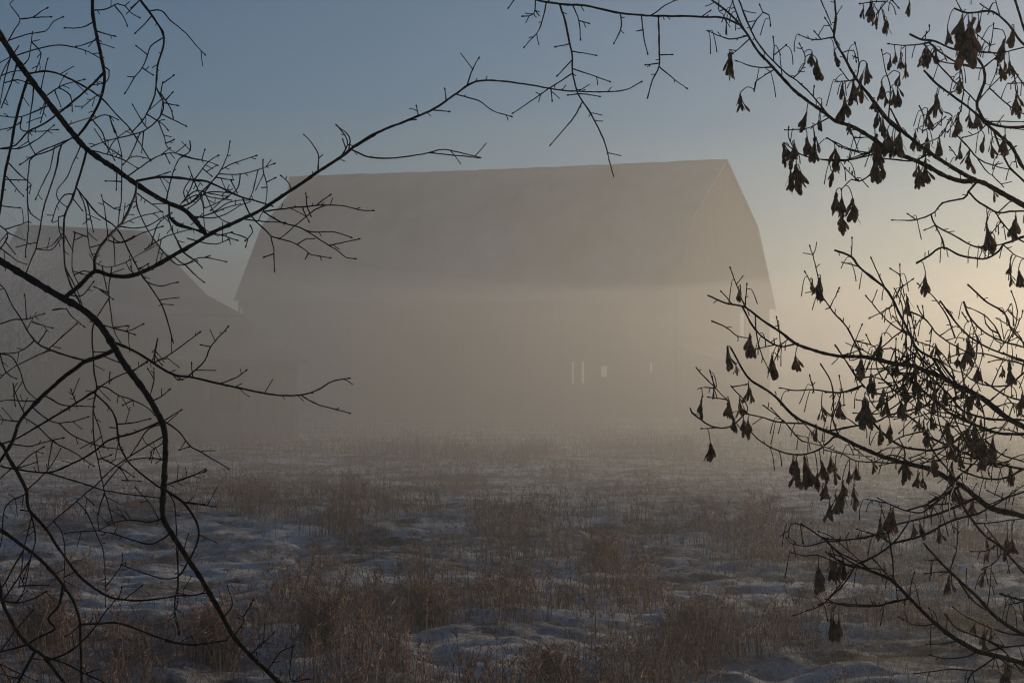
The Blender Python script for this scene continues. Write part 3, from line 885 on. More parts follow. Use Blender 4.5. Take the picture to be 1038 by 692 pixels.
LEFT_TWIGS = '''
L4 3.6 2.4: 500,185 500,110 530,50 570,0 L2 580,610 640,550 690,460 715,390 720,330
S 3.0 1.2: 335,330 370,352 420,380 500,430 560,442 640,460 720,475 810,490 880,490 930,475 970,452 1018,442
L1 2.6 1.6: 535,390 460,470 330,580 230,650 150,690 L2 80,140 0,160
L1 2.8 1.4: 738,-60 740,0 800,80 855,170 860,240 830,340 820,460 815,500 760,620 700,690
L1 1.9 1.2: 825,480 860,540 850,600 800,660 740,700 L2 740,75 640,100 550,120 480,150
L1 1.6 0.9: 790,45 850,55 900,110 960,160 1035,245 1075,285
L1: 800,85 760,130 715,172
L1: 850,190 795,245 760,340 710,410 660,487
L1: 770,290 720,245
L1: 755,365 800,392
L1: 710,405 668,402
L1: 730,-10 695,38
L1 1.5 1: 497,52 560,48 620,20 660,30 690,65 730,92
L1: 600,38 650,90 668,132
L1: 490,115 430,145 345,148
L1: 510,163 560,178 600,190
L1: 500,210 440,235 405,245
L1 1.7 1.1: 100,285 180,262 260,242 330,238 400,252 470,275 530,310
L1: 65,215 80,150 105,100 50,20 80,-5
L1: 105,100 170,92 215,60 245,45
L1: 180,85 265,90
L1: 60,230 130,185 235,165 280,115 328,92
L1: 135,330 150,310 160,260 170,175
L1 2.2 1.3: 165,382 250,378 340,405 450,460 540,520 620,610 690,690 L2 790,220
L1 3.2 2.6: 128,420 110,530 75,680 L2 60,150 30,280 0,480 -20,600
L1 1.6 1.1: 160,455 150,690 L2 150,120 180,180
L1 1.8 1.2: 85,330 60,440 10,560
L1: 50,300 30,400 0,545
L1: 45,295 15,380 -5,440
L1: 0,610 120,610 250,570
L1: 250,315 240,460
L1: 260,480 240,530 215,640
L1: 270,490 330,450 440,420
L1: 310,450 370,500 380,580
L1: 300,480 320,560
L1: 545,350 575,370 575,410 545,440 480,450
L1: 545,490 500,510 440,560 400,560
L1: 480,645 550,605 620,630
L1: 575,620 600,690
L1: 700,555 745,640 790,690
L1 1.5 1: 822,480 870,530 900,580 910,615
L1: 865,540 930,555
L1: 880,530 905,490
L1: 855,475 855,440
L1: 858,450 910,400
L1: 780,600 850,650 880,680
L1: 840,605 975,662
L1: 100,240 60,290 0,330
L1: 190,220 215,280 190,370
L1: 0,400 60,380 130,370
L1: 20,530 45,555
L1: 20,430 90,420 150,440
L2 2.6 1.8: 440,175 420,300 380,420 340,510 332,600 335,690 L4 340,150 370,250 420,345
L2 1.7 1.1: 375,110 270,170 170,210 155,280 148,420 150,560 135,690 L4 135,100
L2: 380,115 200,180 110,240
L2 1.2 0.9: 300,180 270,260 230,340 190,420
L2 2.0 1.6: 320,90 310,180 290,300 240,450 215,560 190,690 L4 180,90 135,195
L2 1.5 1: 405,150 380,240 350,310 300,380 305,430 350,465
L2: 385,395 340,400 300,460 275,535
L2: 385,425 430,480
L2 1.7 1.4: 405,368 460,430 520,500 610,570 680,690 L4 740,185 810,290 860,380 910,550
L2 1.4 1: 440,360 450,480 470,680 L4 495,110
L2: 455,430 475,520 490,590
L2: 535,410 555,500 565,620 540,680
L2: 545,430 600,475 625,480
L2 1.6 1.1: 640,300 635,400 620,565
L2: 550,275 605,258
L2: 560,330 620,335
L2: 618,260 615,300 612,370
L2 1.5 1: 690,285 780,230 870,185 950,190 1038,215
L2 3.0 1.5: 725,328 820,312 920,310 1038,325 L3 150,330 250,375 340,415 400,430 500,462
L2 1.7 1.1: 700,395 730,480 790,600 850,690
L2: 720,390 850,490
L2: 620,565 720,520 850,490
L2: 635,570 760,570 880,510
L2: 580,605 640,655 740,610 850,570
L2: 760,690 870,625 1000,585
L2 2.2 1.8: 880,470 895,520 930,560 1000,580 1060,590
L2: 885,510 920,620 960,690
L2: 880,415 900,320 940,220 1000,170 1000,128
L2: 870,185 890,230
L2: 800,340 870,290
L2: 850,262 900,280
L2: 830,20 860,90 880,150 940,190
L2: 832,162 890,160
L2: 870,140 910,115
L2: 740,80 690,190 650,240
L2: 760,85 745,180
L2: 480,20 540,80 560,150 600,215
L2: 575,0 610,90 640,200 640,270
L2: -10,178 100,160 200,110 280,40
L2: 0,560 40,600 30,650 0,680
L2: 20,590 145,545
L2: 35,600 130,640
L2 1.6 1: 55,240 110,300 165,350 155,390
L2: 50,322 140,325
L2: 45,300 120,405
L2: 0,465 100,470
L2: 120,440 160,500 215,540
L2: 340,500 310,520 310,590 335,640
L2: 330,600 270,670 190,685
L2: 375,595 380,690
L2: 395,600 450,630
L2: 470,160 560,190 650,220 720,260
L2: 560,180 600,120 680,60
L2: 640,240 700,200 790,215
L2: 650,200 560,140 500,60
L2: 800,690 830,560 900,500
L2: 330,60 400,20 500,-10
L2: 130,0 110,60 180,70 300,60
L2: 0,60 60,50 100,10
L3 2.0 1.0: 0,460 60,450 150,360 215,290 260,200 275,128
L3 1.3 0.9: 235,265 300,235 410,198
L3 1.3 0.9: 215,298 330,290 440,265 505,240
L3 1.4 0.9: 450,215 450,270 468,360 462,450 450,490
L3: 470,345 510,315
L3: 468,370 440,365
L3: 0,185 50,205 150,225 205,245
L3: 65,128 65,170 30,200
L3: 120,210 142,170
L3: 90,310 160,230 210,198
L3: 60,260 90,320
L3: 140,265 175,300
L3: 205,315 280,323
L3 1.5 1: 330,315 325,345 305,385 240,430 180,480
L3: 280,345 310,385
L3: 420,295 400,380 380,420
L3: 80,330 40,420 10,460
L3 1.4 1: 95,330 130,450 140,540 150,610
L3 1.4 1: 130,370 170,450 210,510 280,548 350,530
L3: 60,440 160,390 300,395
L3: 70,510 200,520 320,460 380,440
L3: 80,520 180,500 280,440 400,430
L3 2.2 1.8: -20,520 20,560 80,580 150,610
L3: 50,630 140,655 210,660 260,640
L3: 200,625 310,640
L3: 230,620 280,600
L3: 300,590 370,635 360,670
L3: 380,560 395,600 360,640
L3 1.7 1.0: 460,490 560,470 650,460 750,450 870,455 960,480 1025,485
L3: 675,400 675,455
L3: 740,450 800,405
L3 1.7 1.0: 450,495 560,550 640,570 700,600 780,650 840,690 L5 890,110 930,115
L3: 540,630 620,560 720,480 780,465
L3: 650,470 690,540
L3: 680,470 700,510
L3 1.8 1.0: 340,415 380,510 470,600 490,620 600,650 670,690 L5 690,85 800,110
L5: 635,45 680,10 720,10
L5: 690,85 670,120
L3 1.4 1: 490,620 505,690 L5 505,90 510,175
L5: 460,105 525,95
L3: 640,570 720,600 820,600 910,625
L3: 800,655 880,650 950,635
L3: 350,550 450,545 560,548
L3 1.5 1: 600,385 590,345 548,305
L3 1.6 1: 745,275 740,190 705,130 668,90
L3: 740,200 765,190
L3 1.7 1: 870,205 895,140 880,90 840,40
L3: 885,160 870,115
L3: 895,135 930,145
L3: 20,430 60,420 120,400 200,420 280,430
L3: 100,470 180,460 260,420
L3: 150,500 250,470 330,450
L3: 20,400 100,380 180,395 260,410
L3: 60,470 30,390 60,330
L3: 180,330 120,420 60,470
L3: 545,440 550,395
T 1.7 1.1: 50,443 100,460 170,462 270,447 310,437 360,447 420,460
T: 270,447 340,455 415,461
T 1.5 1: 352,275 420,295 460,325 512,340
T 1.7 1: 385,245 405,195 418,172
T: 240,335 237,312
T: 322,287 320,263
T: 280,322 330,326
T: 205,355 232,350
T 1.8 1: 35,440 40,400 5,368
L5 1.4 1: 0,140 40,145 90,120 150,108 250,130
L5: 40,145 80,190 135,235
L5: 150,110 175,97
L5: 95,120 125,158
L5: 5,20 30,80 75,115
S: 880,490 930,517 1020,543
S 1.7 1: 555,440 600,390 615,350 665,293
S: 612,352 590,345
S: 640,460 690,440 718,420
S: 565,435 560,400
S: 455,390 500,370 583,308
S: 455,400 460,330
S: 480,425 530,445
L4: 740,190 770,240 850,260 930,240
L4 1.3 1: 505,140 560,160 640,145 730,95 830,40
L4 1.7 1: 590,125 575,300 600,480 630,550
L4: 610,0 605,150
L4: 500,265 570,300
L4: 505,290 590,325
L4: 565,320 510,420 490,470
L4: 545,160 565,290
L4 1.9 1.2: 505,455 485,500 490,690 L6 505,160 490,270 495,450 520,570 545,690 L7 550,100
L4 1.5 1: 380,0 380,150 410,240
L4: 345,150 400,270 430,350
L4: 575,600 500,605
L4 2.2 1.3: 455,650 350,625 250,590 180,545 110,430 60,350 20,270 -20,240
L4: 255,590 330,520 400,460
L4: 180,550 100,605 0,612
L4: 0,458 80,435 140,435 230,405
L4: 130,310 130,410
L4: 150,475 190,400
L4: 170,450 270,478
L4: 215,550 240,500
L4: 275,385 350,375 370,410 440,470
L4 1.5 1: 270,600 200,620 70,690 L6 0,120
L4: -10,615 60,630 100,690 L6 140,180 200,240
L4: 360,300 430,310 490,240
L4: 520,445 600,480 670,495 750,460
L4: 610,465 665,468
L4: 640,500 705,512
L4: 400,200 440,180 490,190
L4: 715,205 680,170 665,140
L4 1.4 1: 800,0 890,110 950,150 1038,125
L4: 840,0 820,140
L4: 740,160 775,145
L4: 930,0 970,80 1020,120
L4: 790,570 805,640
L4: 820,520 815,620 850,670
L4: 710,690 770,655
L4: 480,60 530,40
L4: 560,10 620,30 700,0
L4: 10,60 80,120 140,145
L4: 20,0 0,70
L4: 200,65 270,65 320,10
L4: 30,40 80,90
L6 2.4 1.6: 505,190 400,250 200,370 80,440 0,470 -60,490
L6 1.6 1: 505,190 560,145 620,110 700,80 770,40
L6 1.5 1: 510,170 560,170 620,210 700,240 780,280 810,310
L6: 690,240 650,260
L6: 245,215 330,260 420,265 490,270
L6: 185,280 270,345 360,350 460,325
L6 1.4 1: 130,320 200,370 290,450 400,510 490,580
L6 2.0 1.8: 500,190 570,270 610,340 625,460 650,520 700,590 830,690 L7 860,80
L7 3.0 2.0: 862,85 960,150 1020,230 1045,300 1035,370 995,460
L6: 495,300 530,400 545,470
L6: 325,380 400,430 520,475 640,495
L6: 620,355 700,355 785,335
L6: 575,378 612,382
L6 2.3 1.6: 845,350 700,410 570,450 500,510 350,590 240,620 90,600 0,580 -80,560
L6 1.7 1: 845,360 780,390 710,490 690,520
L6 1.7 1.1: 855,425 760,480 680,530 580,600 490,690 L7 420,130 300,230 240,290
L6: 855,450 800,500 790,540
L6 1.6 1: 855,550 780,540 690,550
L6 1.9 1.1: 860,330 930,390 1000,480 1038,500 1200,595
L6: 950,495 1000,485
L6: 860,330 950,290
L6: 800,235 850,215 890,182
L6: 795,220 810,130 810,70
L6: 805,125 780,75
L6: 895,120 940,130 990,115
L6: 880,680 1038,625 1080,608
L6 1.7 1.2: 240,620 470,690 L7 550,95 700,115 840,128
L6: 60,475 160,480 230,460 330,435
L6: 85,585 150,530 225,485
L6: 85,590 190,562
L6: 205,520 205,610
L6: -10,335 70,345 105,340
L6: -10,245 40,235 120,240 195,235
L6: 70,155 95,240 140,310
L6: 40,170 80,260
L6: 375,185 405,240
L6: 580,85 575,140
L6: 560,38 620,35
L6: 0,650 70,600
L6: 180,690 250,600 320,490
L6: 560,690 630,590 660,560
L6: 630,590 700,635
L6: 640,655 730,660
L6: 520,555 580,525
L6: 540,545 620,590 665,645
L6: 280,450 250,600
L6: 0,20 30,90 80,120
L7 1.7 1.1: 845,235 790,255 690,245 600,255 535,290
L7: 685,240 665,205
L7 1.5 1: 840,230 790,160 715,75
L7 2.0 1.2: 878,320 830,360 770,370 680,345 580,310 470,300 345,312
L7: 610,315 618,280
L7: 550,95 515,210 520,290
L7: 550,110 580,190 600,265
L7 1.4 1: 410,140 460,210 500,300 540,400 555,530 555,690
L7: 435,125 490,158
L7: 290,260 330,310 340,430 335,560 340,600 310,690
L7: 345,550 385,520
L7 1.9 1.1: 1000,450 985,470 940,540 860,550 740,515 640,480
L7: 985,400 990,320
L7 1.4 1: 875,110 920,170 930,330 930,390 940,560 935,690 L8 920,320 940,430
L7: 960,150 1038,155 1070,160
L7: 875,55 1038,0 1075,-10
L7: 940,605 1010,625
L7: 620,640 640,600
L7: 650,650 745,590
L7: 560,590 640,480 645,430
L7 1.8 1.2: 155,200 185,320 175,400 120,560
L7 1.6 1: 155,230 130,380 100,590
L7: 165,440 130,600 100,660
L7: 120,110 30,170 15,320 0,380
L7: 105,190 155,195
L7 1.8 1.4: 120,400 20,580 -20,640
L7 1.8 1.4: 165,450 20,660
L8 3.0 1.8: -60,540 0,525 130,490 200,450 290,405 255,350 310,280 335,170
L8 1.7 1.1: 20,265 100,268 180,245 240,210
L8: 240,220 280,250
L8 3.2 2.6: 180,520 130,620 95,690 60,760
L8 2.2 1.4: 270,555 350,530 430,470 510,380 550,320 600,260
L8 2.2 1.5: 425,380 520,378 600,372 700,395 820,445 940,480 1038,490 U 480,570 560,580 660,568
L8 2.2 1.6: 230,550 330,580 450,640 560,690
L8: 175,565 250,570
L8: 430,600 500,690
L8: 0,500 70,430 170,310
L8: 0,590 130,650 190,675
L8: 0,640 120,665
L8: 415,380 380,425 350,440
L8: 470,370 490,345
L8: 100,180 250,175
L8: 0,610 60,690
U 1.8 1: 655,505 680,460 665,410
U 1.6 1: 690,555 715,510 700,492
U: 712,500 740,450
U: 735,610 770,575 800,545
U 1.7 1: 775,655 820,600 855,585
U: 855,575 850,680 900,680
U: 655,550 680,545
U: 765,625 750,605
U: 500,108 550,90 598,68
U: 540,168 628,177
U: 520,290 520,400 512,470 525,545
U: 600,420 580,435 520,430
'''
RIGHT_LIMBS = '''
P 7.0 1.6 3.0: 1160,262 1090,235 1038,208 1011,193 992,184 973,183 954,177 934,166 911,156 894,147 884,140 863,128 846,122 835,114 819,103 802,89 783,67 767,50 756,33 740,15 721,0 690,-22
P 8.0 1.6 2.8: 1160,500 1090,462 1038,433 1021,424 1008,414 992,402 971,392 954,383 934,375 923,371 902,368 876,362 848,361 825,355 807,348 790,335 773,324 755,311 736,307 719,300
P 8.0 1.8 2.95: 1160,562 1090,540 1038,523 1007,516 992,507 977,494 963,487 944,476 916,469.5 893,462 870,452 850,442 826,432 805,421 786,402 774,393 758,382 741,353
R9 7.0 2.2 2.7: 1400,740 1200,655 1038,585 900,545 800,520 720,480 640,430 540,345 440,245 340,150 215,95 100,65 0,5
R9 5.2 2.2 3.1: 1300,570 1160,490 1038,435 960,390 880,330 790,230 650,105 550,0 R8 515,370
R3 4.6 1.8: 790,325 680,270 560,190 440,100 320,0 R1 390,690 310,620 230,510 150,400 80,280 40,195 47,100 42,0 40,-60
R3 4.4 2.6 3.1: 1300,470 1150,340 1038,260 1010,210 960,130 900,80 840,25 R1 800,580 790,540 830,430 825,360 795,310
'''
RIGHT_TWIGS = '''
T 2.4 2.0 3.05: 560,-25 585,0 655,12 740,18 830,38 920,47 1038,48 R2 140,92 200,105 265,135
T 2.2 1.2: 655,12 675,80 690,160 692,215 710,275 745,330 785,410 800,470 812,512
T 1.6 1: 690,210 630,255 570,295 520,330
T: 620,245 633,292
T: 692,195 740,218 800,238
T: 690,155 760,162
T: 680,135 645,137
T: 688,180 650,220
T: 712,280 770,282
T 1.6 1: 718,300 680,365 630,422
T 1.6 1: 615,10 595,85 553,137
T: 585,2 580,40 550,48
T: 530,-10 507,22
T: 583,35 597,48
T 1.5 1: 697,14 712,60 716,113
T: 712,65 738,68
T 1.5 1: 832,40 835,75 815,125
T 1.5 1: 890,46 900,100 912,155
T: 900,93 878,92
T 1.9 1.4: 940,50 948,120 948,195 930,230 913,283
T: 948,195 980,225 1025,257
T: 948,182 908,190
T: 948,158 982,160
T: 925,45 965,15 1000,0
T: 700,275 682,278
R2 1.8 1.2: 225,-60 220,0 250,90 300,165
R2 1.8 1.6: 245,-40 255,0 300,120 350,220 420,310 500,390 560,430 640,510 720,600
R2 1.7 1: 300,185 230,205 180,200 95,165
R2: 300,200 260,250 225,280
R2 1.6 1: 315,160 350,100 380,65 365,30
R2: 380,68 410,80 420,130
R2: 310,110 340,110
R2 1.6 1: 430,355 330,350 245,322
R2: 437,315 440,240 435,200
R2: 440,280 500,240
R2: 435,370 380,405 340,435 335,470
R2 1.5 1: 540,415 590,360 605,300 575,235
R2: 640,515 650,460
R2 1.6 1: 600,680 660,655 720,630
R2: 640,600 710,605
R2: 200,65 220,10
R2: 160,60 150,60 150,-5
R2: 90,60 95,80
R2: 60,92 100,60
R2 1.6 1: 755,190 770,100 757,-10
R2 1.7 1: 752,192 650,210 575,185
R2: 750,185 710,100
R2: 680,210 655,170
R2: 680,-10 712,60
R2: 735,75 740,130
Q 1.7 1.1: 640,462 520,468 430,462 375,445 350,400 350,375
Q: 372,445 340,420
Q: 380,390 340,380
Q 1.6 1.1: 620,455 540,440 465,405
V 1.9 1.2: 600,352 560,342 500,310 450,270 420,248 390,228
V 1.7 1.0: 560,352 500,345 430,318 400,322 362,312
V 1.6 1.0: 450,270 400,236 357,226 350,262
V 1.5 1.0: 450,292 400,292 352,282 345,270
V 1.8 1.1: 545,358 520,390 490,425 440,468 400,482 366,494
V 1.6 1.1: 440,270 480,272 560,270 640,252
V 1.6 1.1: 585,362 520,300 470,262 440,250
V: 385,240 392,280
V 1.5 1.1: 700,448 620,466 560,464 470,458 440,462
R1 1.9 1.1: 330,640 240,520 200,480 160,420 120,425 75,370
R1: 150,410 120,520 100,540
R1: 180,400 170,330 150,230
R1: 80,285 140,265 155,320
R1 2.2 1.6: 400,700 340,580
R1 1.7 1: 325,640 330,540 330,440 310,380 290,270
R1 2.4 1.4: 435,180 500,210 560,215 620,240 680,262 780,270 900,280 980,265 1038,250 1120,235
R1 1.8 1: 330,232 420,242 510,232 545,220
R1: 500,182 540,160 540,140
R1 2.0 1.6: 535,225 600,280 680,330 760,355 820,360
R1 1.8 1.5: 520,240 590,340 660,420 720,470 790,540
R1 2.4 2.8: 510,370 580,440 660,500 740,560 840,640 940,670 1038,670 1110,665
R1 1.5 1: 690,340 715,420 720,490
R1 1.5 1.2: 515,275 600,325 760,345
R1 1.8 1.2: 820,365 880,310 930,270
R1 1.5 1.1: 795,545 840,480 910,410
R1 2.2 2.6: 670,45 740,70 840,60 890,75 950,130 1000,200 1038,240 1110,310
R1: 805,20 850,50 890,75
R1: 885,-10 920,90
R1 2.6 2.6: 985,-20 1020,100 1038,160 1080,260
R1: 730,50 680,0
R1 1.5 1: 840,270 860,240 875,150 878,130
R1: 875,150 910,155
R1: 800,190 860,240
R1 1.8 1.4: 975,350 1038,450
R1: 960,380 1000,490 1038,560
R1 1.8 1.3: 850,470 980,570 1038,600
R1: 850,640 1038,640
R1: 950,440 1030,437
R1: 620,590 660,610 610,690
R1: 485,555 510,610 505,690
R1: 560,680 620,620
R1: 260,80 300,30 330,-10
R1: 325,0 375,38
R1: 180,20 240,10 300,-5
R1: 700,350 690,460 640,500
R1: 720,480 700,600 640,690
R1: 930,300 880,400 850,470
R1: 60,430 120,420
R3 1.8 1.6: 0,195 120,215 200,190 290,150
R3 1.5 1.3: 0,235 100,220 210,185 290,150
R3 1.9 1.5: 545,200 450,222 350,215 270,210
R3 1.9 1.2: 300,220 230,290 170,330 130,320 80,370
R3: 160,325 100,265
R3: 0,105 80,150 180,185
R3: 120,30 150,120 165,170
R3: 150,110 220,100
R3: 250,60 270,120 300,200
R3 2.2 1.8: 345,0 400,70 445,105
R3: 530,80 600,10
R3 1.6 1.2: 520,115 600,90 650,0
R3: 515,170 520,240
R3 2.4 1.0: 785,335 745,385 720,420 610,445 570,490 500,525 440,537 350,535
R3: 470,525 430,505
R3: 585,455 610,440
R3 2.2 1.8: 745,390 800,440 900,495 960,490 1038,488 1100,480
R3: 905,490 960,440 1000,430
R3 1.8 1.4: 880,490 930,560 1000,630 1038,650
R3: 870,600 930,530
R3 1.9 1.2: 555,505 570,560 660,610 780,675 850,670 920,660 1038,620 1110,590
R3: 520,585 565,560
R3 1.6 1.2: 570,560 600,620 620,680
R3 2.2 2.2: 870,60 910,150 960,250 1038,330 1120,420
R3: 830,0 860,30 1038,60
R3: 990,170 1000,250
R3 1.4 1: 840,30 790,80 720,100
R3 1.7 1.2: 680,85 740,150 790,210 880,250 970,270
R3: 790,210 830,270 870,300 880,265
R3: 690,210 650,155
R3: 870,300 930,360
R3: 930,200 990,150
R4 2.4 2.6 2.9: 40,70 130,105 170,155 240,215 310,275 350,335 380,400 430,500 480,590 560,640 600,660 R6 700,170
R4: 133,105 133,10
R4: 170,158 85,135
R4 1.7 1.2: 235,115 270,190 310,270
R4: 105,75 130,105
R4 1.5 1.1: 355,340 385,270 385,150
R4: 340,170 385,205
R4: 385,270 450,225
R4 1.6 1.2: 210,315 270,385 340,455 430,520
R4: 355,360 300,390 230,425
R4 1.8 1.3: 440,395 510,430 580,510 650,560 760,620
R4: 445,400 480,560
R4: 520,430 480,370
R4: 510,428 505,370
R4 2.0 1.8: 595,335 645,410 720,500 800,560 900,610 1038,655 1120,700
R4: 710,395 740,440
R4 2.0 1.8: 720,340 750,420 830,500 920,545 1038,580 1120,610
R4: 750,430 790,530
R4 2.0 1.8: 740,250 840,340 935,400 975,490 1038,560 1120,650
R4: 910,345 935,400 965,360
R4: 980,400 1010,440 1030,395
R4: 1010,440 980,520
R4: 185,465 150,550 115,660
R4: 180,555 250,575 270,620
R4: 235,570 210,520
R4 1.6 1: 300,590 360,590 440,650 490,690
R4: 410,570 490,640
R4: 365,540 360,650
R4: 545,480 540,590
R4 2.2 2.0 3.0: 470,140 540,100 615,55 700,95 780,112 850,112 910,70 930,40 1038,0 1120,-40
R4: 600,0 615,55
R4 1.7 1.3: 680,-10 780,50 850,40
R4: 935,65 1000,100 1038,115
R4: 640,520 700,530 780,560
R4: 850,540 920,560 1000,530
R4: 780,520 820,600 800,690
R4: 900,610 960,520
R4: 600,500 680,470 720,500
R5 1.6 1: 340,310 300,220 262,115
R5: 345,310 348,200
R5: 265,295 215,238
R5 2.0 1.8: 320,330 380,420 450,490 520,525 610,510
R5: 160,390 240,425 300,470 360,480
R5: 410,535 480,515
R5: 380,360 395,440 420,560 460,640
R5: 520,525 525,530 480,620
R5: 505,375 530,440
R5: 490,505 490,480
R5: 530,500 560,490
R5 2.2 1.0: 960,575 870,420 800,340 745,265 700,215 655,135
R5: 745,260 715,110 680,0
R5: 790,310 815,260 832,222
R5: 790,320 760,330
R5 1.8 1.2: 810,515 870,600 920,680 R6 180,140 220,190
R5: 950,570 890,600 880,570
R5: 820,600 860,570 950,540
R6 1.8 1.3: 0,195 90,190 190,165
R6 2.0 1.4: 190,205 280,205 350,185 420,150 470,90
R6 2.2 1.8: 0,380 140,375 260,350 330,315 420,295 560,255 660,225 800,220
R6 2.6 2.0: 235,360 320,430 400,480 480,495 560,500 650,470 740,400 780,330
R6: 250,515 320,490 385,485
R6 1.5 1.2: 0,500 80,520 150,555 260,560 400,570
R6 2.2 2.0: 385,270 470,350 540,430 640,470
R6: 360,200 440,250 520,330
R6 1.5 1.2: 280,145 380,135 480,80
R6 2.8 3.2: 460,140 560,230 640,300 760,360 900,410 1038,415 1120,420
R6 2.4 2.4: 500,90 640,200 720,290 850,330 1000,335 1100,350
R6 1.7 1.5: 600,290 700,310 760,360
R6 2.4 2.2: 520,420 560,500 640,600 680,660
R6 2.4 2.6: 540,430 700,500 850,560 940,580 1038,600 1120,610
R6 1.7 1.4: 720,420 820,520 890,580
R6 1.7 1.4: 640,340 720,430 800,530 960,570
R6 1.8 1.4: 830,440 920,520 1038,560
R6 2.2 1.8: 700,600 800,640 920,650 1038,620
R6 2.2 1.6: 1070,70 1038,90 940,170 860,240 820,270
R6 2.0 1.6: 830,140 940,210 1038,240 1110,260
R6: 950,200 1038,320
R6 2.0 1.5: 700,40 720,130 740,210
R6: 880,130 930,20
R6: 900,0 1038,30
R6: 520,20 480,80 420,140
R6: 380,0 500,80
R6: 450,0 560,100 650,150
R6 2.8 2.8: 560,30 620,110 700,170
R6: 490,210 610,260
R6: 430,340 360,335
R6: 400,500 350,560 280,580
R6 1.7 1.3: 660,690 780,560 830,470 840,380
R6: 880,690 850,600 940,500
R6: 760,690 700,640
R6: 600,0 640,60 700,90 780,60
R6: 660,230 740,190 800,130
R6: 520,280 560,220 600,130
R6: 880,280 960,250 1038,270
R6: 560,310 640,260 700,270
R6: 420,560 500,540 600,560
R6: 700,500 780,470 860,480
R6: 940,600 980,540 1038,520
R6: 600,390 660,350 740,370
R7: 80,10 180,120 240,180
R7: 180,120 155,35
R7: 180,122 110,120 115,160
R7: 225,195 150,168
R7 1.8 1.2: 50,225 60,250 165,322 260,325 330,270 355,240 340,190 270,115
R7: 180,322 115,333
R7: 270,115 340,102
R7 2.1 1.5: 680,300 540,300 430,275 345,255
R7 2.1 1.3: 820,375 760,420 700,455 600,470 500,445 420,400 360,340
R7 1.8 1.2: 640,400 600,365 540,290 440,215
R7: 530,290 480,230
R7 1.6 1.4: 640,400 740,425 860,465 1000,480
R7: 640,340 740,420
R7: 620,360 690,380
R7 1.7 1.4: 525,120 600,135 700,130 820,145 900,135 960,110
R7: 680,60 710,130
R7 2.0 1.4: 740,0 800,110 805,230 795,265 830,370
R7: 865,0 960,110
R7: 760,240 795,270
R7: 780,320 860,330 950,310
R7 1.5 1: 835,60 840,150 820,270
R7: 870,410 910,470
R7: 910,370 920,440 1000,500
R7: 855,265 930,290
R8 1.7 1.3: 0,350 90,348 180,335 255,320
R8: 250,318 165,292
R8 1.7 1.3: 215,285 260,320 330,360
R8: 0,395 80,440 170,490 300,505
R8 1.8 1.4: 0,360 90,440 180,490
R8 2.4 1.6: 180,480 260,430 350,365 400,300 430,255
R8: 0,660 60,600 120,510 160,490
R8 2.0 1.5: 335,305 345,440 350,560
R8 2.4 1.8: 1060,80 1038,95 960,120 870,170 800,205 720,225 620,260 540,310 450,340 360,370
R8 3.2 1.8: 780,135 700,165 600,205 480,240 370,265
R8 2.3 1.2: 700,70 560,160 500,205 420,195 340,165 275,130
R8: 310,180 220,135
R8 2.0 1.4: 430,200 530,160 620,100 700,60
R8: 510,160 600,160 690,155
R8 2.8 2.4: 675,90 740,205 830,320 900,370 960,430 1038,520 1120,600
R8: 800,255 900,255 1000,240 1100,230
R8: 720,120 780,150
R8: 815,235 880,330 920,380
R8: 765,408 840,405 900,380
R8: 820,500 880,470 915,420 915,385
R8: 835,490 820,560
R8: 250,460 340,550
R8: 590,458 525,455
R8: 645,518 525,523
R8: 660,500 685,400 690,250
R8 1.8 1.6: 665,560 750,640 800,690 R9 830,300
R8 2.2 2.0: 910,630 1000,660 1038,665 1110,670
R8: 1000,460 1038,500
R8: 860,130 940,125 1038,60
R8: 850,90 950,130
R8: 790,70 795,130
R9 2.2 1.5: 440,245 350,260 260,285 90,280 0,250
R9: 440,240 445,180 460,115
R9 1.6 1: 570,375 470,385 385,345
R9: 570,355 540,300
R9 1.8 1.4: 620,325 680,400 760,435 830,460 940,500
R9 1.8 1.4: 670,295 740,345 850,395 960,430 1038,437
R9: 690,475 600,485 530,487
R9 1.7 1.1: 800,525 720,555 620,560 548,543
R9 2.2 1.6: 890,550 820,600 760,640 740,690
R9 1.6 1: 770,630 660,610 550,625 465,640
R9 2.0 1.6: 820,520 920,505 1038,490
R9 2.2 1.8: 850,480 930,520 1038,640
R9: 900,550 1000,620 1038,640
R9: 850,290 860,180
R9: 905,220 1000,250 1038,262
R9: 945,280 1038,262
R9: 870,400 930,490
'''

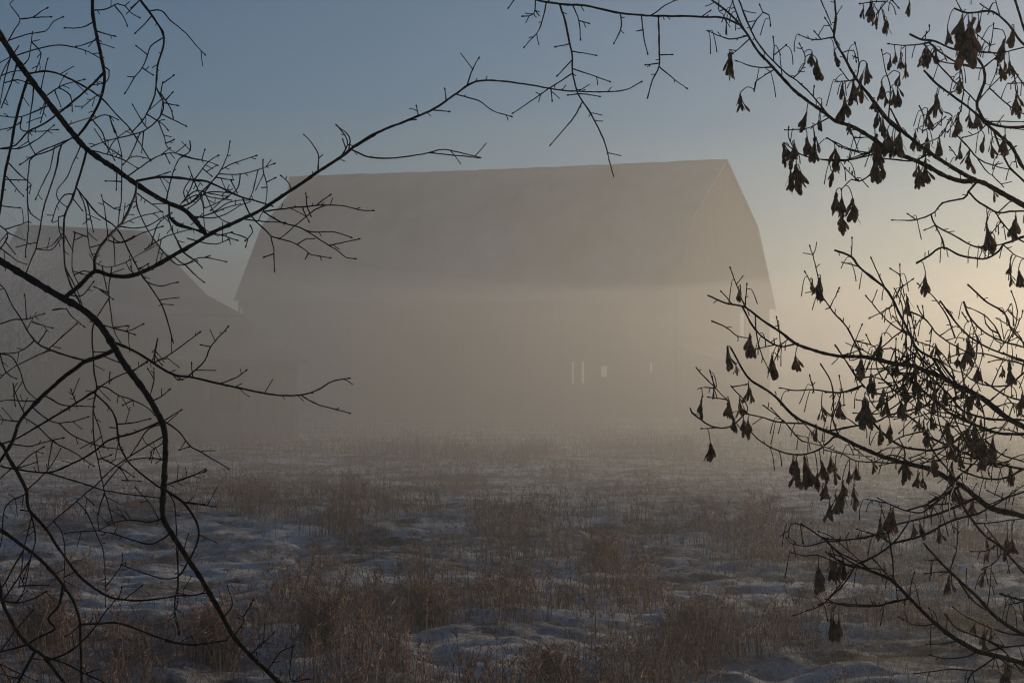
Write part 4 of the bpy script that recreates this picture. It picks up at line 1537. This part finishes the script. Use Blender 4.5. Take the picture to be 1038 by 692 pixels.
# hanging seed bunches: tile, then x, top y, bottom y
SEEDS = '''
R2: 205,270,395 262,488,575 640,270,350 662,308,415 925,328,428 895,415,518 800,430,510 860,430,540 810,510,625 612,580,682 690,520,580
R1: 195,28,88 232,0,100 262,78,140 305,80,170 435,-5,70 635,140,225 715,60,200 745,90,320 765,80,280 700,180,310 800,90,165 985,130,230 940,190,310 910,330,415 960,300,385 335,290,360 360,270,335 390,270,355 415,330,405 385,385,455 372,450,545 290,420,512 310,490,555 350,470,555 580,480,600 530,570,665 692,590,675 750,590,665 250,515,585 270,580,665 1000,480,590 760,0,20
R3: 320,60,180 345,90,190 262,80,225 465,60,162 530,90,180 595,105,205 700,145,222 750,165,272 865,110,192 830,90,165 50,380,490 78,400,505 135,410,530 80,490,590 995,500,620 840,540,690 885,630,700 118,20,82 690,-20,85 878,375,430 525,-20,40
R4: 520,190,292 965,120,190 965,190,255 1010,165,255 290,510,622 572,560,645 745,520,665 692,560,625 960,640,695 645,590,655 420,300,400
R5: 245,520,630 290,620,672 365,455,572 480,560,680 605,560,645 690,165,235 735,150,270 945,590,690 315,200,275
R6: 185,15,110 200,200,365 215,230,350 238,140,210 320,200,305 300,170,270 70,240,330 490,320,390 510,340,408 955,40,140 925,60,120 1030,190,295 765,170,265 725,140,225 790,190,260 650,430,535 700,510,592 405,580,665 480,610,692 505,620,690 240,550,615 155,570,650 120,590,660 790,50,135 740,190,270
R7: 110,168,268 250,165,270 310,165,262 272,250,340 330,270,360 355,280,372 355,88,185 155,400,495 590,470,570 610,500,615 650,470,610 670,520,630 735,490,600 790,475,560 812,540,615 720,560,650 770,600,690 745,640,700 850,600,690 910,630,700 740,205,280 835,190,275 975,175,315 955,200,300 715,310,390 935,520,592
R8: 140,80,182 85,50,165 15,140,235 45,100,195 285,225,332 335,170,300 350,180,290 455,258,330 490,250,330 590,268,350 35,465,545 70,470,548 765,145,222 840,335,405 858,395,455 950,320,430 975,340,420 818,525,592
P: 794,145,166 805,142,165 807,164,190 801,170,192 826,137,160 818,134,156
V: 437,335,410 470,330,385 490,328,390 508,325,380 475,495,560 497,500,562
R9: 35,350,448 65,360,440 780,365,432 828,410,505 865,415,475 942,600,692 1035,320,380
'''

def parse_seeds(txt):
    out = []
    for line in txt.strip().splitlines():
        h, body = line.split(':')
        ox, oy, s = TILES[h.strip()]
        for tok in body.split():
            x, y0_, y1_ = map(float, tok.split(','))
            out.append((ox + x / s, oy + y0_ / s, oy + y1_ / s))
    return out

def wing(mb, p0, d, ln, wd, rnd):
    """one winged seed: a nutlet and a curved papery blade, thin but solid, hanging from p0 along d"""
    d = d / np.linalg.norm(d)
    s = np.cross(d, rnd); s /= np.linalg.norm(s) + 1e-9
    nrm = np.cross(d, s)
    prof = [(0.0, .10), (.12, .30), (.24, .26), (.36, .42), (.58, .82), (.78, 1.0), (.92, .74), (1.0, .22)]
    bend = random.uniform(-.22, .22); skew = random.uniform(-.2, .2)
    V = []
    for t, w in prof:
        c = p0 + d * ln * t + nrm * bend * ln * t * t + s * skew * wd * t
        th = wd * (.16 if t < .3 else .045)
        a = s * wd * .5 * w
        V += [c - a, c + nrm * th, c + a * .85, c - nrm * th]
    fs = []
    for i in range(len(prof) - 1):
        for k in range(4):
            k2 = (k + 1) % 4
            fs.append((i * 4 + k, i * 4 + k2, i * 4 + 4 + k2, i * 4 + 4 + k))
    fs += [(3, 2, 1, 0), tuple(len(prof) * 4 - 4 + k for k in range(4))]
    mb.add(V, fs)

def seed_bunch(mb, tree, px, ya, yb):
    """a bunch of winged seeds under its own bent stalk, tied to the closest twig above it"""
    hgt = (yb - ya) * 1.2
    cand = np.where((tree.P[:, 1] < ya + hgt * .25) & (tree.P[:, 1] > ya - 22) & (abs(tree.P[:, 0] - px) < 18))[0]
    if len(cand):
        q = tree.P[cand]
        i = cand[int((np.hypot(q[:, 0] - px, (q[:, 1] - ya) * .8)).argmin())]
        dep = tree.P[i, 2]; a = tree.P[i, :2]
    else:
        dep = tree.dep; a = np.array([px + 2, ya - 4])
    f = dep / F
    top = np.array([px, ya])
    mid = (a + top) / 2 + np.array([0, -min(4, np.hypot(*(a - top)) * .3)])
    st = catmull([a, mid, top, (px, ya + hgt * .15)], 2.0)
    dd = dep + np.linspace(0, 1, len(st)) * random.uniform(-.02, .02)
    mb.tube(tree.pts3(st, dd), .5 * f, 4)
    p0 = at(px, ya + hgt * .05, dd[-1])
    n = int(np.clip(hgt * random.uniform(.42, .7), 5, 14))
    tilt = RNG.normal(0, .10, 3)
    for k in range(n):
        t = random.uniform(0, .38)
        q = p0 + np.array([tilt[0] * hgt * f * t, tilt[1] * hgt * f * t, -hgt * f * t]) + RNG.normal(0, hgt * f * .025, 3)
        sp = random.uniform(.03, .34) if random.random() < .8 else random.uniform(.35, .6)
        an = random.uniform(0, 2 * math.pi)
        d = np.array([math.cos(an) * sp + tilt[0], math.sin(an) * sp + tilt[1], -1.0])
        ln = hgt * f * min(random.uniform(.52, .72), 1.0 - t)
        mb.tube([p0 + np.array([0, 0, -hgt * f * t * .5]), q], .35 * f, 3)
        wing(mb, q, d, ln, ln * random.uniform(.24, .36), RNG.normal(0, 1, 3))
    return p0

def trunk_part(root, px, depth, ys, r0, r1, mat):
    pts = []
    for k, t in enumerate(np.linspace(0, 1, 14)):
        y = ys[0] + (ys[1] - ys[0]) * t
        p = at(px + 16 * math.sin(t * 5 + px) + 9 * math.sin(t * 13) + 14 * t, y, depth + .08 * math.sin(t * 4))
        pts.append(p)
    pts = np.array(pts)
    pts[0, 2] = float(ground_z(pts[0, 0], pts[0, 1])) - .15
    mb = MB(); mb.tube(pts, np.linspace(r0, r1, 14) * (1 + RNG.normal(0, .04, 14)), 10)
    return mb.build('trunk', mat, root, True)

def make_left_tree():
    b = at(-135, 389, 2.95)
    R = empty('bare_tree', (b[0], b[1], float(ground_z(b[0], b[1]))))
    tag(R, 'bare leafless tree with dark crooked twigs reaching in from the left', 'tree')
    T = Tree(R, 2.95)
    trunk_part(R, -135, 2.95, (1560, -160), .05, .024, M['limb_bark'])
    paths = []
    for k, (wa, wb, dep, pts) in enumerate(parse(LEFT_LIMBS)):
        tr = T.trace(wa, wb, dep, pts, 3.0)
        mb = MB(); add_branch(mb, T, tr, 8)
        if k in (2, 4):
            buds_and_spurs(mb, T, [tr], 60)
        mb.build('limb', M['limb_bark'], R, True)
    mb = MB()
    for (wa, wb, dep, pts) in parse(LEFT_TWIGS):
        tr = T.trace(wa, wb, dep, pts)
        add_branch(mb, T, tr, 5); paths.append(tr)
    buds_and_spurs(mb, T, paths, 33, 2, 9)
    mb.build('crown', M['twig'], R, True)

def make_right_tree():
    b = at(1185, 389, 2.95)
    R = empty('seed_tree', (b[0], b[1], float(ground_z(b[0], b[1]))))
    tag(R, 'leafless tree hung with brown winged seed bunches reaching in from the right', 'tree')
    T = Tree(R, 2.95)
    trunk_part(R, 1185, 2.95, (1560, -200), .045, .02, M['limb_bark'])
    for (wa, wb, dep, pts) in parse(RIGHT_LIMBS):
        tr = T.trace(wa, wb, dep, pts, 3.0)
        mb = MB(); add_branch(mb, T, tr, 8); buds_and_spurs(mb, T, [tr], 60)
        mb.build('limb', M['limb_bark'], R, True)
    mb = MB(); paths = []
    for (wa, wb, dep, pts) in parse(RIGHT_TWIGS):
        tr = T.trace(wa, wb, dep, pts)
        add_branch(mb, T, tr, 5); paths.append(tr)
    # the thicket where the lower limbs cross: more thin shoots growing out and up from them
    for _ in range(75):
        for _try in range(40):
            i = random.randrange(len(T.P)); x, y = T.P[i, :2]
            if 900 < x < 1060 and 335 < y < 500: break
        a = math.radians(random.choice((random.gauss(205, 30), random.gauss(160, 25), random.gauss(240, 25))))
        l = random.uniform(18, 75)
        e = np.array([math.cos(a), math.sin(a)]); nn = np.array([-e[1], e[0]]); k = random.uniform(-.22, .22) * l
        pts = np.array([(x, y), (x + e[0] * l * .35 + nn[0] * k, y + e[1] * l * .35 + nn[1] * k), (x + e[0] * l * .7 + nn[0] * k, y + e[1] * l * .7 + nn[1] * k), (x + e[0] * l, y + e[1] * l)])
        tr = T.trace(random.uniform(1.5, 2.2), 1.1, None, pts)
        add_branch(mb, T, tr, 5); paths.append(tr)
    buds_and_spurs(mb, T, paths, 30, 2, 6)
    # empty seed stalks: thin, drooping, hooked
    for _ in range(430):
        c, dd, w = random.choice(paths)
        if len(c) < 3: continue
        i = random.randrange(len(c)); x, y = c[i]
        if x < 715 or (y > 470 and x < 800): continue
        l = random.uniform(8, 25); sx = random.choice((-1, -1, 1)) * random.uniform(1, 6)
        q = catmull([(x, y), (x + sx * .8, y + l * random.uniform(-.12, .12)), (x + sx * 1.5, y + l * .45), (x + sx * random.uniform(1.5, 2.4), y + l)], 2.5)
        d3 = dd[i] + np.linspace(0, 1, len(q)) * random.uniform(-.03, .03)
        f = dd[i] / F
        mb.tube(T.pts3(q, d3), np.linspace(.42, .68, len(q)) * f, 3)
    mb.build('crown', M['twig'], R, True)
    extra = []
    while len(extra) < 62:
        x, y = T.P[random.randrange(len(T.P)), :2]
        if (880 < x < 1036 and 345 < y < 500) or (830 < x < 1030 and 30 < y < 170) or (930 < x < 1036 and 560 < y < 660):
            h = random.uniform(11, 20); extra.append((x + random.uniform(-3, 3), y + random.uniform(3, 8), y + 8 + h))
    S = sorted(parse_seeds(SEEDS) + extra, key=lambda q: -(q[2] - q[1]))
    for q in S[:98]:
        mb = MB(); p0 = seed_bunch(mb, T, *q)
        mb.build('seed_bunch', M['seed'], R, False)
    mb = MB()
    for q in S[98:]:
        seed_bunch(mb, T, *q)
    tag(mb.build('seed_bunch', M['seed'], R, False), kind='stuff')
    print('bunches', len(S))
make_left_tree()
make_right_tree()
